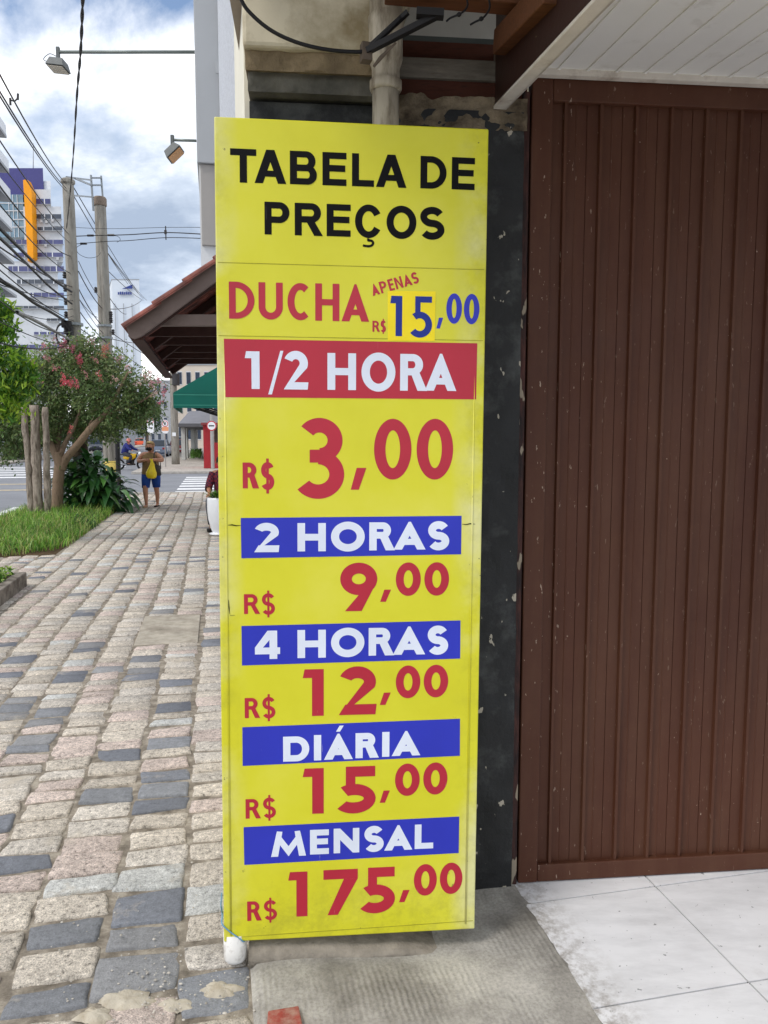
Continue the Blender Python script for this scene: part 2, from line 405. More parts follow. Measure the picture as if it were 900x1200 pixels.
# white floor tiles under the gate
s_ = Sh('white_floor_tile', 0.32, 0.5)
at = s_.attr('Col')
dz = s_.ramp(s_.noise(3.0, 8, 0.7, s_.map((1, 3, 1), (0, 0, -AZ))), [(0.42, 1.0), (0.62, 0.86), (0.75, 0.74)])
spk = s_.ramp(s_.noise(46, 3, 0.6), [(0.27, 0.35), (0.31, 1.0)])
sx = s_.t.nodes.new('ShaderNodeSeparateXYZ'); s_.link(s_.map((1, 1, 1), (0, 0, -AZ)), sx.inputs[0])
ed = s_.ramp(s_.math('SUBTRACT', sx.outputs[0], 1.03), [(0.0, 1.0), (0.16, 0.0)])
mud = s_.math('MULTIPLY', s_.math('ADD', ed, s_.ramp(s_.noise(2.2, 5, .6), [(.55, 0.0), (.8, .35)])), s_.ramp(s_.noise(26, 8, .75), [(.42, 0.0), (.62, .8)]), True)
s_.color(s_.mix(mud, s_.mix(1.0, s_.mix(1.0, at.outputs['Color'], dz, 'MULTIPLY'), spk, 'MULTIPLY'), lin((128, 118, 104)))); s_.bump(s_.noise(9, 3), 0.05, 0.004); TILE = s_.m
gt = MB(); gt.poly([S(-2, 1.03, 0.006), S(-2, 6.4, 0.006), S(5, 6.4, 0.006), S(5, 1.03, 0.006)]); gt.build('tile_grout', M('grout', (84, 78, 72), 0.2, 20, 0.95, 0.1), kind='structure')
tl = MB()
for a in range(-7, 7):
    for b in range(10):
        sa, tb = 1.886 + 0.508 * a, 1.030 + 0.505 * b
        g_ = 0.003; v = random.uniform(0.83, 0.88); tl.cc = (v, v * 1.0, v * 1.02, 1)
        z = 0.0125 + random.uniform(-.0008, .0008); o_ = [S(sa + g_, tb + g_, z), S(sa + .508 - g_, tb + g_, z), S(sa + .508 - g_, tb + .505 - g_, z), S(sa + g_, tb + .505 - g_, z)]
        if b == 0:   # ragged broken edge towards the ramp
            m_ = 14; left = [S(sa + g_ + (.508 - 2 * g_) * i / m_, tb + 0.013 * noise.noise(Vector((sa * 7 + i * .8, 2, 0))) + 0.006 * noise.noise(Vector((i * 2.3, sa, 7))), z) for i in range(m_ + 1)]
            o_ = left + [o_[2], o_[3]]
        tl.prism(o_[::-1], (0, 0, -0.006))
tl.build('tile_floor', TILE, kind='structure', colors=True)
# the red painted scrap of brick set in the ramp
rb = [G(314, 1184, .026), G(350, 1178, .026), G(357, 1212, .026), G(312, 1214, .026)]
MB().prism(rb[::-1], (0, 0, -.03)).build('red_brick_patch', M('red_brick', (150, 72, 62), 0.25, 18, 0.95, 0.1, 0.8, 40, dirt=(170, 140, 124), dirt_at=.54, dirt_scale=16), kind='structure', bevel=0.004)

m = MB(); rq = random.Random(8)
for i in range(230):
    a = rq.random(); px, py = rq.gauss(215, 45), rq.gauss(1158, 22)
    if i > 130: px, py = rq.uniform(60, 290), rq.uniform(1000, 1200)
    p = G(px, py); p.z = .006 + rq.uniform(0, .004); r_ = rq.uniform(.0012, .0042) * (1.3 if rq.random() < .15 else 1); v = rq.uniform(.3, .62); m.cc = (v, v * .93, v * .82, 1)
    m.lathe_scaled(p, r_ * rq.uniform(.7, 1.5), r_, r_ * .6, 6, 4)
s_ = Sh('grit', .95, .1); s_.color(s_.attr('Col').outputs['Color']); m.build('grit', s_.m, colors=True, kind='stuff')
for (px, py, rx, ry) in ((150, 1172, .085, .045), (205, 1178, .05, .03), (258, 1160, .06, .03), (110, 1190, .05, .03)):
    c = G(px, py); pts = []; pr2 = []
    for k_ in range(40):
        a = 6.2832 * k_ / 40; r_ = 1 + .55 * noise.noise(Vector((math.cos(a) * 1.6, math.sin(a) * 1.6, px))) + .2 * noise.noise(Vector((math.cos(a) * 5, math.sin(a) * 5, px)))
        pts.append(c + Vector((math.cos(a) * rx * r_, math.sin(a) * ry * r_, -.004))); pr2.append(c + Vector((math.cos(a) * rx * r_ * .6, math.sin(a) * ry * r_ * .6, .0105 + .003 * noise.noise(Vector((a, px, 0))))))
    m = MB(); m.loft([pts, pr2, [c + UP * .011] * 40], False); m.build('cement_splash', M('dried_cement', (192, 183, 166), .16, 24, .95, .1, .9, 55, .008, dirt=(172, 160, 140), dirt_at=.56, dirt_scale=18), kind='structure', smooth=True)

# ================================================================= PRICE SIGN
def rot3(yaw, tilt, roll):
    return Matrix.Rotation(yaw, 3, 'Z') @ Matrix.Rotation(tilt, 3, 'X') @ Matrix.Rotation(roll, 3, 'Y')
SO = Vector((-0.49880, 2.25, 0.08331)); SR = rot3(0.09373, -0.01066, 0.00763)
SU, SV, SN = SR.col[0].copy(), SR.col[2].copy(), -SR.col[1].copy(); SW, SHT = 0.79339, 2.47271
def sg(u, v, n=0.0): return SO + SU * u + SV * v + SN * n
def uv(px, py):
    d = ray(px, py); o = Vector((0, 0, CAM_H)); k = (SO - o).dot(SN) / d.dot(SN); p = o + d * k - SO
    return p.dot(SU), p.dot(SV)
s_ = Sh('yellow_sign_paint', 0.34, 0.45)
base = s_.ramp(s_.noise(2.0, 6, 0.62), [(0.3, lin((212, 207, 34))), (0.5, lin((219, 215, 46))), (0.72, lin((226, 221, 78)))])
# worn, milky edges and dark specks
sepn = s_.t.nodes.new('ShaderNodeSeparateXYZ'); s_.link(s_.map((1, 1, 1), (0, 0, -0.0937), tuple(-v for v in (0, 0, 0))), sepn.inputs[0])
edge = s_.math('ABSOLUTE', s_.math('SUBTRACT', sepn.outputs[0], SW / 2 ))
em = s_.ramp(s_.math('DIVIDE', edge, SW / 2), [(0.78, 0.0), (0.96, 1.0)])
wear = s_.math('MULTIPLY', em, s_.ramp(s_.noise(2.0, 6, 0.6), [(0.44, 0.0), (0.62, 0.75)]))
c1 = s_.mix(wear, base, lin((224, 222, 176)))
spk = s_.ramp(s_.noise(38, 4, 0.6), [(0.70, 0.0), (0.73, 1.0)])
spk2 = s_.ramp(s_.noise(22, 4, 0.6, s_.map((1, 1, .6), (0, 0, 0), (3, 3, 3))), [(0.80, 0.0), (0.83, 0.6)])
low = s_.ramp(s_.math('DIVIDE', sepn.outputs[2], SHT), [(0.035, 1.0), (0.10, 0.0)])
grime = s_.math('MULTIPLY', s_.math('MAXIMUM', low, s_.math('MULTIPLY', em, .7)), s_.ramp(s_.noise(11, 8, 0.75), [(0.45, 0.0), (0.75, 0.45)]))
c2 = s_.mix(grime, c1, lin((120, 112, 48)))
c3 = s_.mix(s_.math('MULTIPLY', s_.math('MAXIMUM', em, low), spk), c2, lin((62, 58, 30)))
c3 = s_.mix(s_.math('MULTIPLY', spk2, .5), c3, lin((130, 124, 50)))
s_.color(c3); s_.link(s_.ramp(s_.noise(5, 5, .6), [(0.3, 0.28), (0.7, 0.46)]), s_.b.inputs['Roughness'])
s_.bump(s_.math('ADD', s_.noise(3.5, 3, .5), s_.math('MULTIPLY', s_.noise(60, 3, .6), .04)), 0.16, 0.02); YEL = s_.m
def vinyl(name, rgb, rough=0.38):
    s_ = Sh(name, rough, 0.4); c = lin(rgb)
    b_ = s_.ramp(s_.noise(4, 5, .6), [(0.3, tuple(v * .92 for v in c)), (0.7, tuple(v * 1.07 for v in c))])
    sc_ = s_.ramp(s_.noise(1.0, 3, .5, s_.map((120, 120, 9), (0.5, 0.6, 0.3))), [(0.735, 0.0), (0.745, 0.5)])
    lowz = s_.t.nodes.new('ShaderNodeSeparateXYZ'); s_.link(s_.tc.outputs['Object'], lowz.inputs[0])
    sc2 = s_.math('MULTIPLY', sc_, s_.ramp(s_.math('DIVIDE', lowz.outputs[2], SHT), [(0.2, 1.0), (0.45, 0.25)]))
    s_.color(s_.mix(sc2, b_, tuple(min(1, v * .55 + .3) for v in c)))
    if sum(rgb) < 60: s_.b.inputs['Specular IOR Level'].default_value = .14
    return s_.m
V_RED = vinyl('red_vinyl', (184, 40, 60)); V_BLUE = vinyl('blue_vinyl', (44, 54, 184)); V_NAVY = vinyl('navy_vinyl', (10, 40, 140))
V_WHITE = vinyl('white_vinyl', (226, 233, 247)); V_BLACK = vinyl('black_vinyl', (10, 8, 10), 0.5); V_STICK = vinyl('bright_yellow_sticker', (250, 226, 16))
sign = thing('price_sign', 'tall yellow parking price board headed TABELA DE PREÇOS leaning by the dark pillar', 'sign', (SO.x, SO.y, 0))
BASE[sign.name] = SO.copy(); sign.location = SO
p_ = MB(); p_.obox(sg(0, 0, -0.055), SU * SW, SV * SHT, SN * 0.055)
p_.build('sign_panel', YEL, sign, bevel=0.004)
# pressed seams: the panel's face is three sheets over one another, 1 mm steps, and a rounded lip down each side
for (a, b) in (((256, 307.3), (571, 316)), ((256, 393), (568, 399)), ((262, 1099), (556, 1078.6))):
    ua, va = uv(*a); ub, vb = uv(*b); ua, ub = 0.006, SW - 0.006
    sm = MB(); sm.obox(sg(ua, va - .0011, 0.0), sg(ub, vb - .0011, 0) - sg(ua, va - .0011, 0), SV * 0.0014, SN * 0.0008)
    sm.build('panel_seam', M('seam_grime', (156, 150, 44), .3, 30, .7, .2), sign)
lip = MB()
for u in (0.022, SW - 0.030): lip.tube([sg(u, 0.02, -0.0006), sg(u, SHT * .53, -0.0002), sg(u, SHT * .72, -0.0028)], 0.0034, 8)
lip.build('pressed_rib', YEL, sign, smooth=True)
# the cracked joint in the board at the 2 HORAS band
for pa in ([(267, 615.5), (272, 615), (277, 616), (282.5, 615.6)], [(541.5, 614.2), (546, 614.7), (551, 613.6), (557, 614.3)], [(269.5, 721.2), (275, 720.9)], [(268, 703), (268.4, 712), (269.4, 720)]):
    cr = MB(); cr.tube([sg(*uv(*q), 0.0002) for q in pa], [0.0006] + [random.uniform(.001, .0022) for _ in pa[1:-1]] + [.0005], 5)
    cr.build('crack', M('crack_black', (40, 38, 24), .2, 30, .9, .1), sign)

def arcq(cx, cy, rx, ry, s, a0, a1, n=30, sy=None):
    sy = s if sy is None else sy; q = []; a0, a1 = R(a0), R(a1)
    P = lambda a, o: (cx + (rx - (0 if o else s)) * math.cos(a), cy + (ry - (0 if o else sy)) * math.sin(a))
    for i in range(n):
        a, b = a0 + (a1 - a0) * i / n, a0 + (a1 - a0) * (i + 1) / n; q.append([P(a, 1), P(b, 1), P(b, 0), P(a, 0)])
    return q
def rc(x0, y0, x1, y1): return [[(x0, y0), (x1, y0), (x1, y1), (x0, y1)]]
def bowl(x0, x1, y0, y1, s, sy=None):
    sy = s if sy is None else sy
    r = (y1 - y0) / 2; rx = min(r, x1 - x0); xb = x1 - rx; o = []
    if xb > x0 + 1e-6: o += [rc(x0, y1 - sy, xb, y1), rc(x0, y0, xb, y0 + sy)]
    return o + [arcq(xb, (y0 + y1) / 2, rx, r, s, 90, -90, 28, sy)]
def curve(pts, s):
    q = []; L = []
    for i, p in enumerate(pts):
        a, b = pts[max(0, i - 1)], pts[min(len(pts) - 1, i + 1)]; d = math.hypot(b[0] - a[0], b[1] - a[1]) or 1
        n = (-(b[1] - a[1]) / d * s / 2, (b[0] - a[0]) / d * s / 2); L.append(((p[0] + n[0], p[1] + n[1]), (p[0] - n[0], p[1] - n[1])))
    for i in range(len(L) - 1): q.append([L[i][0], L[i + 1][0], L[i + 1][1], L[i][1]])
    return q
def glyph(c, W, H, s, sans=False):
    h = s * .9
    if c == 'T': return [rc(0, H - h, W, H), rc(W / 2 - s / 2, 0, W / 2 + s / 2, H - h)]
    if c == 'E': return [rc(0, 0, s, H), rc(s, H - h, W, H), rc(s, 0, W, h), rc(s, H * .52 - h / 2, W * .95, H * .52 + h / 2)]
    if c == 'L': return [rc(0, 0, s, H), rc(s, 0, W, h)]
    if c == 'I': return [rc(0, 0, W, H)]
    if c == 'H': return [rc(0, 0, s, H), rc(W - s, 0, W, H), rc(s, H * .5 - h / 2, W - s, H * .5 + h / 2)]
    if c in 'AÁ':
        ap = .13 * W if sans else .035 * W; k = s * 1.16; m = (W / 2 - ap) / H; yi = (W / 2 - k) / m
        y0, y1 = H * (.2 if sans else .17), H * (.2 if sans else .17) + h * .92
        o = [[[(0, 0), (k, 0), (W / 2, yi), (W / 2, H), (W / 2 - ap, H)]], [[(W, 0), (W / 2 + ap, H), (W / 2, H), (W / 2, yi), (W - k, 0)]],
             [[(k + y0 * m, y0), (W - k - y0 * m, y0), (W - k - y1 * m, y1), (k + y1 * m, y1)]]]
        return o
    if c == "'": return [[[(0, 0), (W * .52, 0), (W, H), (W * .45, H)]]]
    if c == 'B': return [rc(0, 0, s, H)] + bowl(s, W * .95, H * .5 - h * .45, H, s, h * .95) + bowl(s, W, 0, H * .5 + h * .45, s, h * .95)
    if c == 'D': return [rc(0, 0, s, H)] + bowl(s, W, 0, H, s, h)
    if c == 'P': return [rc(0, 0, s, H)] + bowl(s, W, H * (.36 if sans else .38), H, s, h)
    if c == 'R':
        y = H * (.40 if sans else .42); return [rc(0, 0, s, H)] + bowl(s, W * .93 if sans else W * .84, y, H, s, h) + [[[(W - s * 1.25, 0), (W, 0), (W * .36 + s * 1.15, y + h * .6), (W * .36, y + h * .6)]]]
    if c == 'N': return [rc(0, 0, s * .95, H), rc(W - s * .95, 0, W, H), [[(s * .95, H), (s * .95, H - s * 1.75), (W - s * .95, 0), (W - s * .95, s * 1.75)]]]
    if c == 'M':
        k = s * 1.0; x1, x2 = W * .17, W * .83
        return [[[(0, 0), (k, 0), (x1 + k * .78, H * .98), (x1, H)]], [[(W - k, 0), (W, 0), (x2, H), (x2 - k * .78, H * .98)]],
                [[(x1, H), (x1 + .25 * k, H * .52), (W / 2, 0), (W / 2, H * .40)]], [[(x2, H), (W / 2, H * .40), (W / 2, 0), (x2 - .25 * k, H * .52)]]]
    if c == 'U':
        r = W / 2; ry = r * 1.05; return [rc(0, ry, s, H), rc(W - s, ry, W, H), arcq(r, ry, r, ry, s, 180, 360)]
    if c == 'C': return [arcq(W * .56, H / 2, W * .56, H / 2, s * 1.03, 52, 308, 40, s)]
    if c == 'c': return [arcq(W * .5, H / 2, W * .5, H / 2, s * 1.0, 30, 330, 40, h)]
    if c in 'O0': return [arcq(W / 2, H / 2, W / 2, H / 2, s, 0, 360, 48, s * (.95 if c == 'O' else 1.0))]
    if c == 'S':
        ry = (H - s) / 4; rx = (W - s) / 2; p = []
        for i in range(23): a = R(25 + 245 * i / 22); p.append((W / 2 + rx * .95 * math.cos(a), H - s / 2 - ry + ry * math.sin(a)))
        for i in range(1, 23): a = R(90 - 240 * i / 22); p.append((W / 2 + rx * math.cos(a), s / 2 + ry + ry * math.sin(a)))
        return [curve(p, s)]
    if c == '$':
        b = glyph('S', W, H * .80, s); b = [[[(x, y + H * .10) for x, y in q] for q in st_] for st_ in b]; return b + [rc(W * .5 - s * .28, 0, W * .5 + s * .28, H)]
    if c == '1': return [rc(W - s, 0, W, H), [[(0, H * .815), (W - s, H * .815), (W - s, H), (W * .09, H)]]]
    if c == '/': return [[[(0, 0), (W * .24, 0), (W, H), (W * .80, H)]]]
    if c == ',': return [[[(0, 0), (W * .52, 0), (W, H), (W * .38, H)]]]
    if c == '2':
        r = min(W * .5, H * .32); rx = W * .49; cy = H - r
        ar = arcq(W * .49, cy, rx, r, s, 158, -22, 30, s)
        e = R(-22); xo, yo = W * .49 + rx * math.cos(e), cy + r * math.sin(e); xi, yi = W * .49 + (rx - s) * math.cos(e), cy + (r - s) * math.sin(e)
        return [ar, [[(xo, yo), (xi, yi), (0, 0), (s * 1.25, h * .95)]], [[(0, 0), (W * .97, 0), (W, h * .98), (s * .55, h * .98)]]]
    if c == '3':
        r1 = H * .275; r2 = H - 2 * r1 + s * .86; r2 = r2 / 2
        return [arcq(W * .50, H - r1, W * .465, r1, s, 142, -90, 34, s * .97), arcq(W * .47, r2, W * .53, r2, s, 90, -142, 34, s * .97), rc(W * .30, H - 2 * r1, W * .50, H - 2 * r1 + s * .86)]
    if c == '4':
        y0 = H * .17; x0 = W * .58; k = s * 1.3
        return [rc(x0, 0, x0 + s, H), rc(0, y0, x0, y0 + h), rc(x0 + s, y0, W, y0 + h), [[(0, y0 + h), (k * .80, y0 + h), (x0, H - k * .95), (x0, H), (x0 - s * .25, H)]]]
    if c == '5':
        r = H * .315; xs = W * .20
        return [rc(xs, H - h, W * .985, H), rc(xs, H * .50, xs + s * .8, H - h), arcq(W * .42, r, W * .58, r, s, 128, -140, 36, s * .97)]
    if c == '7': return [rc(0, H - h, W, H), [[(W - s * 1.25, H - h), (W - s * .05 * 0, H - h), (W, H - h), (W * .42, 0), (W * .12, 0)]]]
    if c == '9':
        r = min(W / 2, H * .335); cy = H - r
        return [arcq(W / 2, cy, W / 2, r, s * 1.05, 0, 360, 44, s), [[(W * .99, cy - r * .16), (W * .58, 0), (W * .13, 0), (W * .60, cy - r * .72), (W * .9, cy - r * .5)]]]
    raise KeyError(c)
LAY = [0]
def letters(mb, items, s, n0, sans=False):
    """items: (char, x left, x right, y top, y base) in photo pixels, unprojected on to the board's plane"""
    for c, xl, xr, yt, yb in items:
        ym, xm = (yt + yb) / 2, (xl + xr) / 2
        u0 = uv(xl, ym)[0]; u1 = uv(xr, ym)[0]; v1 = uv(xm, yt)[1]; v0 = uv(xm, yb)[1]
        Wd, Hd = u1 - u0, v1 - v0
        for L, stroke in enumerate(glyph(c, Wd, Hd, s * Hd if not callable(s) else s(c, Hd), sans)):
            for q in stroke:
                a = sum(q[i][0] * q[(i + 1) % len(q)][1] - q[(i + 1) % len(q)][0] * q[i][1] for i in range(len(q)))
                if a < 0: q = q[::-1]
                mb.poly([sg(u0 + x, v0 + y, n0 + L * 0.0001) for x, y in q])
def rowline(chars, ta, tb, ba, bb):
    """a row of capitals between a top line ta->tb and a base line ba->bb"""
    o = []
    for c, xl, xr in chars:
        xm = (xl + xr) / 2; yt = ta[1] + (tb[1] - ta[1]) * (xm - ta[0]) / (tb[0] - ta[0]); yb = ba[1] + (bb[1] - ba[1]) * (xm - ba[0]) / (bb[0] - ba[0])
        o.append((c, xl, xr, yt - (0.9 if c in 'cOS' else 0), yb + (0.9 if c in 'cOS' else 0)))
    return o
mb = MB()
letters(mb, rowline([('T', 269.8, 300.4), ('A', 298.2, 335.4), ('B', 339.7, 371.3), ('E', 377.9, 406), ('L', 412.5, 438.3), ('A', 440.6, 476.5), ('D', 492.7, 523.3), ('E', 529.4, 556.4)], (270, 173.8), (556, 185.2), (270, 213.6), (556, 222.9)), .22, .0006, True)
mb.build('title_lettering', V_BLACK, sign)['label'] = 'black lettering TABELA DE'; mb = MB()
letters(mb, rowline([('P', 310, 339.2), ('R', 345.4, 378.4), ('E', 382.8, 410.9), ('c', 416, 447.8), ('O', 452.9, 488), ('S', 491.8, 521)], (310, 236.3), (521, 243.8), (310, 274.8), (521, 280.6)), .22, .0006, True)
cx_ = [(432.0, 279.5), (431.5, 281.8), (435.2, 282.2), (437.3, 284.6), (435.6, 287.6), (431.5, 288.6), (425.2, 287.7)]
cp = [uv(*q) for q in cx_]
for q in curve([(p[0], p[1]) for p in smoothpath([(a, b, 0) for a, b in cp], 5)], .0068): mb.poly([sg(x, y, .0009) for x, y in q])
mb.build('title_lettering', V_BLACK, sign)['label'] = 'black lettering PREÇOS'
mb = MB()
letters(mb, rowline([('D', 268.3, 298.2), ('U', 303, 331.4), ('C', 336.9, 363.9), ('H', 369.4, 397.7), ('A', 400.2, 432.7)], (268, 330), (433, 333.4), (268, 373.4), (433, 377.2)), .185, .0006)
mb.build('service_lettering', V_RED, sign)['label'] = 'red lettering DUCHA'
mb = MB()   # APENAS climbs to the right
p0 = Vector(uv(437, 347)); p1 = Vector(uv(491.8, 331.4)); ex = (p1 - p0).normalized(); ey = Vector((-ex.y, ex.x)); tot = (p1 - p0).length; Hc = 0.034
xs = [(0, .16, 'A'), (.185, .325, 'P'), (.365, .475, 'E'), (.505, .66, 'N'), (.68, .855, 'A'), (.865, 1.0, 'S')]
for a, b, c in xs:
    Wd = (b - a) * tot
    for L, stroke in enumerate(glyph(c, Wd, Hc, .19 * Hc)):
        for q in stroke:
            ar = sum(q[i][0] * q[(i + 1) % len(q)][1] - q[(i + 1) % len(q)][0] * q[i][1] for i in range(len(q)))
            if ar < 0: q = q[::-1]
            mb.poly([sg(*(p0 + ex * (a * tot + x) + ey * y), .0006 + L * .0001) for x, y in q])
mb.build('small_lettering', V_RED, sign)['label'] = 'small slanting red lettering APENAS'; mb = MB()
letters(mb, [('R', 436.4, 445.3, 376, 388.8), ('$', 445.9, 452.3, 373.7, 391.2)], lambda c, h: .19 * .0310, .0006)
mb.build('small_lettering', V_RED, sign)['label'] = 'small red lettering R$'
stk = MB(); q = [uv(*p) for p in ((454.4, 399.2), (509.3, 399.6), (510.6, 341.6), (454.4, 341))]
stk.prism([sg(a, b, .0004) for a, b in q], SN * 0.0006)
so = stk.build('price_sticker', V_STICK, sign)
mb = MB(); letters(mb, [('1', 457.2, 471.2, 346.8, 393.9), ('5', 481.4, 506.3, 347.4, 395.8)], .165, .0014); mb.build('digits', V_NAVY, so)
mb = MB(); letters(mb, [(',', 511.4, 519.2, 372.3, 385), ('0', 523, 541.3, 343.8, 379.4), ('0', 543.6, 561.8, 344.4, 380)], .185, .0006); mb.build('cents_lettering', V_BLUE, sign)
def band(name, quad, mat, text, frac, label):
    q = [uv(*p) for p in quad]; b = MB(); b.prism([sg(a, c, .0003) for a, c in q], SN * .0004); o = b.build(name, mat, sign); o['label'] = label
    words = [[text[0]]]
    for g0, g1 in zip(text[:-1], text[1:]):
        if g1[1] - g0[2] > 12: words.append([])
        words[-1].append(g1)
    for w_ in words: m = MB(); letters(m, w_, frac, .0011); m.build('lettering', V_WHITE, o)
band('red_band', [(264.2, 465.4), (557.9, 468), (559.3, 402.3), (262.3, 397)], V_RED,
     [('1', 287, 304.2, 411.7, 455.8), ('/', 314.2, 332.2, 411, 462.3), ('2', 332.5, 361.4, 411.2, 456.5), ('H', 383.7, 417.2, 413.9, 457), ('O', 423.6, 463.3, 413.2, 459), ('R', 468.9, 500.7, 415, 458), ('A', 498.0, 535, 414.6, 458)], .215, 'red band reading 1/2 HORA')
band('blue_band', [(282.9, 654.2), (540.3, 649.5), (540.9, 604.4), (282.1, 607)], V_BLUE,
     [('2', 297.8, 327.4, 612.6, 647), ('H', 348.6, 381.8, 612.9, 646), ('O', 387.9, 427.4, 611.2, 646.3), ('R', 432.7, 462.9, 612, 644.9), ('A', 461.2, 498.8, 611.4, 644), ('S', 501.2, 526.5, 610.6, 644.9)], .265, 'blue band reading 2 HORAS')
band('blue_band', [(283.6, 779.8), (539.2, 771.7), (539.6, 727), (283, 733.6)], V_BLUE,
     [('4', 298.7, 328.2, 739, 772.2), ('H', 348.6, 381.8, 738, 770.8), ('O', 387.9, 427, 735.4, 770), ('R', 432, 462, 735.6, 768), ('A', 460.4, 498.4, 734, 767), ('S', 500.7, 525.2, 732.9, 767.2)], .265, 'blue band reading 4 HORAS')
band('blue_band', [(284.4, 897.5), (538.8, 885.6), (539, 842.2), (284, 852.2)], V_BLUE,
     [('D', 331.8, 362.4, 862.8, 892), ('I', 367.9, 376.4, 861.2, 890.9), ('Á', 379.6, 413.6, 859.6, 889.8), ("'", 393.8, 402.8, 850.2, 857.2), ('R', 416.6, 444, 858.7, 888), ('I', 447.8, 456.3, 857.6, 886.7), ('A', 459, 492.7, 856.5, 885.4)], .28, 'blue band reading DIÁRIA')
band('blue_band', [(286.3, 1013.5), (537.5, 999.5), (538.1, 956.8), (285.5, 969.3)], V_BLUE,
     [('M', 317.6, 358.6, 973.6, 1003.2), ('E', 363.3, 385.4, 972, 1000.8), ('N', 391, 421, 970.4, 999.2), ('S', 426.6, 449.7, 967.6, 998.2), ('A', 450.2, 483.3, 966.8, 996), ('L', 486, 507.7, 965.8, 994.3)], .265, 'blue band reading MENSAL')
def price(label, cur, items, sbig, scent):
    m = MB(); letters(m, cur, lambda c, h: (.195 * h if c != '$' else .135 * h), .0006); m.build('currency_lettering', V_RED, sign)
    m = MB(); letters(m, items, lambda c, h: sbig * h if c in '1234579' else scent * h, .0006)
    m.build('price_lettering', V_RED, sign)['label'] = label
price('red lettering R$ 3,00', [('R', 284.4, 303.5, 542, 572.3), ('$', 305.7, 321.4, 537.3, 578.3)],
      [('3', 345.4, 403.4, 489.7, 584.6), (',', 411, 429.3, 548.3, 573.9), ('0', 438.3, 482.2, 490.7, 562), ('0', 488.2, 531, 490.7, 562)], .185, .19)
price('red lettering R$ 9,00', [('R', 285.9, 304.8, 696.2, 719.4), ('$', 306.7, 322.2, 692, 723.5)],
      [('9', 398.7, 442.1, 659.3, 716), (',', 445.5, 458.2, 691, 705.2), ('0', 463.8, 493.1, 659, 698.3), ('0', 497.3, 526.2, 658.8, 698)], .225, .235)
price('red lettering R$ 12,00', [('R', 286.8, 304.8, 817.8, 841.3), ('$', 307.2, 322.7, 813.4, 845)],
      [('1', 354.8, 379.4, 784.2, 839), ('2', 397, 441.4, 780.8, 837.4), (',', 445, 457.8, 811.6, 826), ('0', 463.8, 492.5, 779.8, 818.2), ('0', 496.5, 525.2, 778.9, 817.2)], .245, .235)
price('red lettering R$ 15,00', [('R', 287.8, 305.7, 936.2, 959), ('$', 308, 323.3, 931.5, 961.7)],
      [('1', 354.8, 379.4, 900.3, 953.6), ('5', 396.4, 440.2, 898, 953), (',', 445, 456.8, 926.4, 940.5), ('0', 462.9, 491.8, 894.7, 932.6), ('0', 496, 524.3, 893.4, 931)], .245, .235)
price('red lettering R$ 175,00', [('R', 289.7, 306.7, 1056, 1078.8), ('$', 309, 324.6, 1051.8, 1081)],
      [('1', 337.8, 360.3, 1021.6, 1074), ('7', 379, 419.2, 1018.8, 1071.7), ('5', 423.2, 462.9, 1016.3, 1069.9), (',', 467.6, 479.9, 1043, 1057), ('0', 485, 511.8, 1012.5, 1049.4), ('0', 515.4, 541.8, 1010.8, 1047.5)], .235, .225)
# blue string round the lower left corner, white plastic pipe feet
stg = MB(); stg.tube(smoothpath([sg(-.012, .085, -.05), sg(-.006, .075, -.02), sg(-.004, .062, .003), sg(.02, .036, .004), sg(.05, .012, .004), sg(.062, -.003, -.004), sg(.063, -.004, -.05)], 5), .0022, 6)
stg.tube(smoothpath([sg(-.006, .075, -.03), sg(-.009, .11, -.012), sg(-.007, .15, -.02)], 5), .002, 6)
stg.build('string', M('blue_string', (110, 156, 186), .15, 60, .8), sign, smooth=True)
ft = MB()
for u in (0.032, ):
    c = sg(u, 0, -0.028); ft.lathe((c.x, c.y, 0), [(0.031, 0.008), (0.0355, 0.013), (0.0365, 0.022), (0.0365, 0.1)], 20)
ft.build('pipe_foot', M('white_plastic', (226, 224, 220), .06, 14, .45, .4, dirt=(150, 142, 130), dirt_at=.62, dirt_scale=16), sign, smooth=True)
# low cement lump behind and under the board
cl = MB(); m_ = 26; rings = []
for i in range(m_ + 1):
    u = 0.075 + (SW - .16) * i / m_; hh = 0.058 + .016 * noise.noise(Vector((u * 6, 0, 2))) - .055 * (i / m_) ** 1.5; ww = 0.05 + .02 * noise.noise(Vector((u * 5, 3, 2)))
    c = sg(u, 0, -.05); c.z = 0.004
    rings.append([c - BK * (ww + .02), c - BK * ww + UP * hh * .55, c - BK * (ww * .6) + UP * hh, c + BK * .06 + UP * hh, c + BK * .10])
cl.loft(rings); tag(cl.build('cement_footing', M('rough_cement', (150, 142, 130), .25, 14, .95, .1, .9, 36, .01, dirt=(98, 92, 84), dirt_at=.52), smooth=True, loc=(SO.x + .3, SO.y, 0)), 'low rough cement lump on the ground beneath the yellow price board', 'cement block')

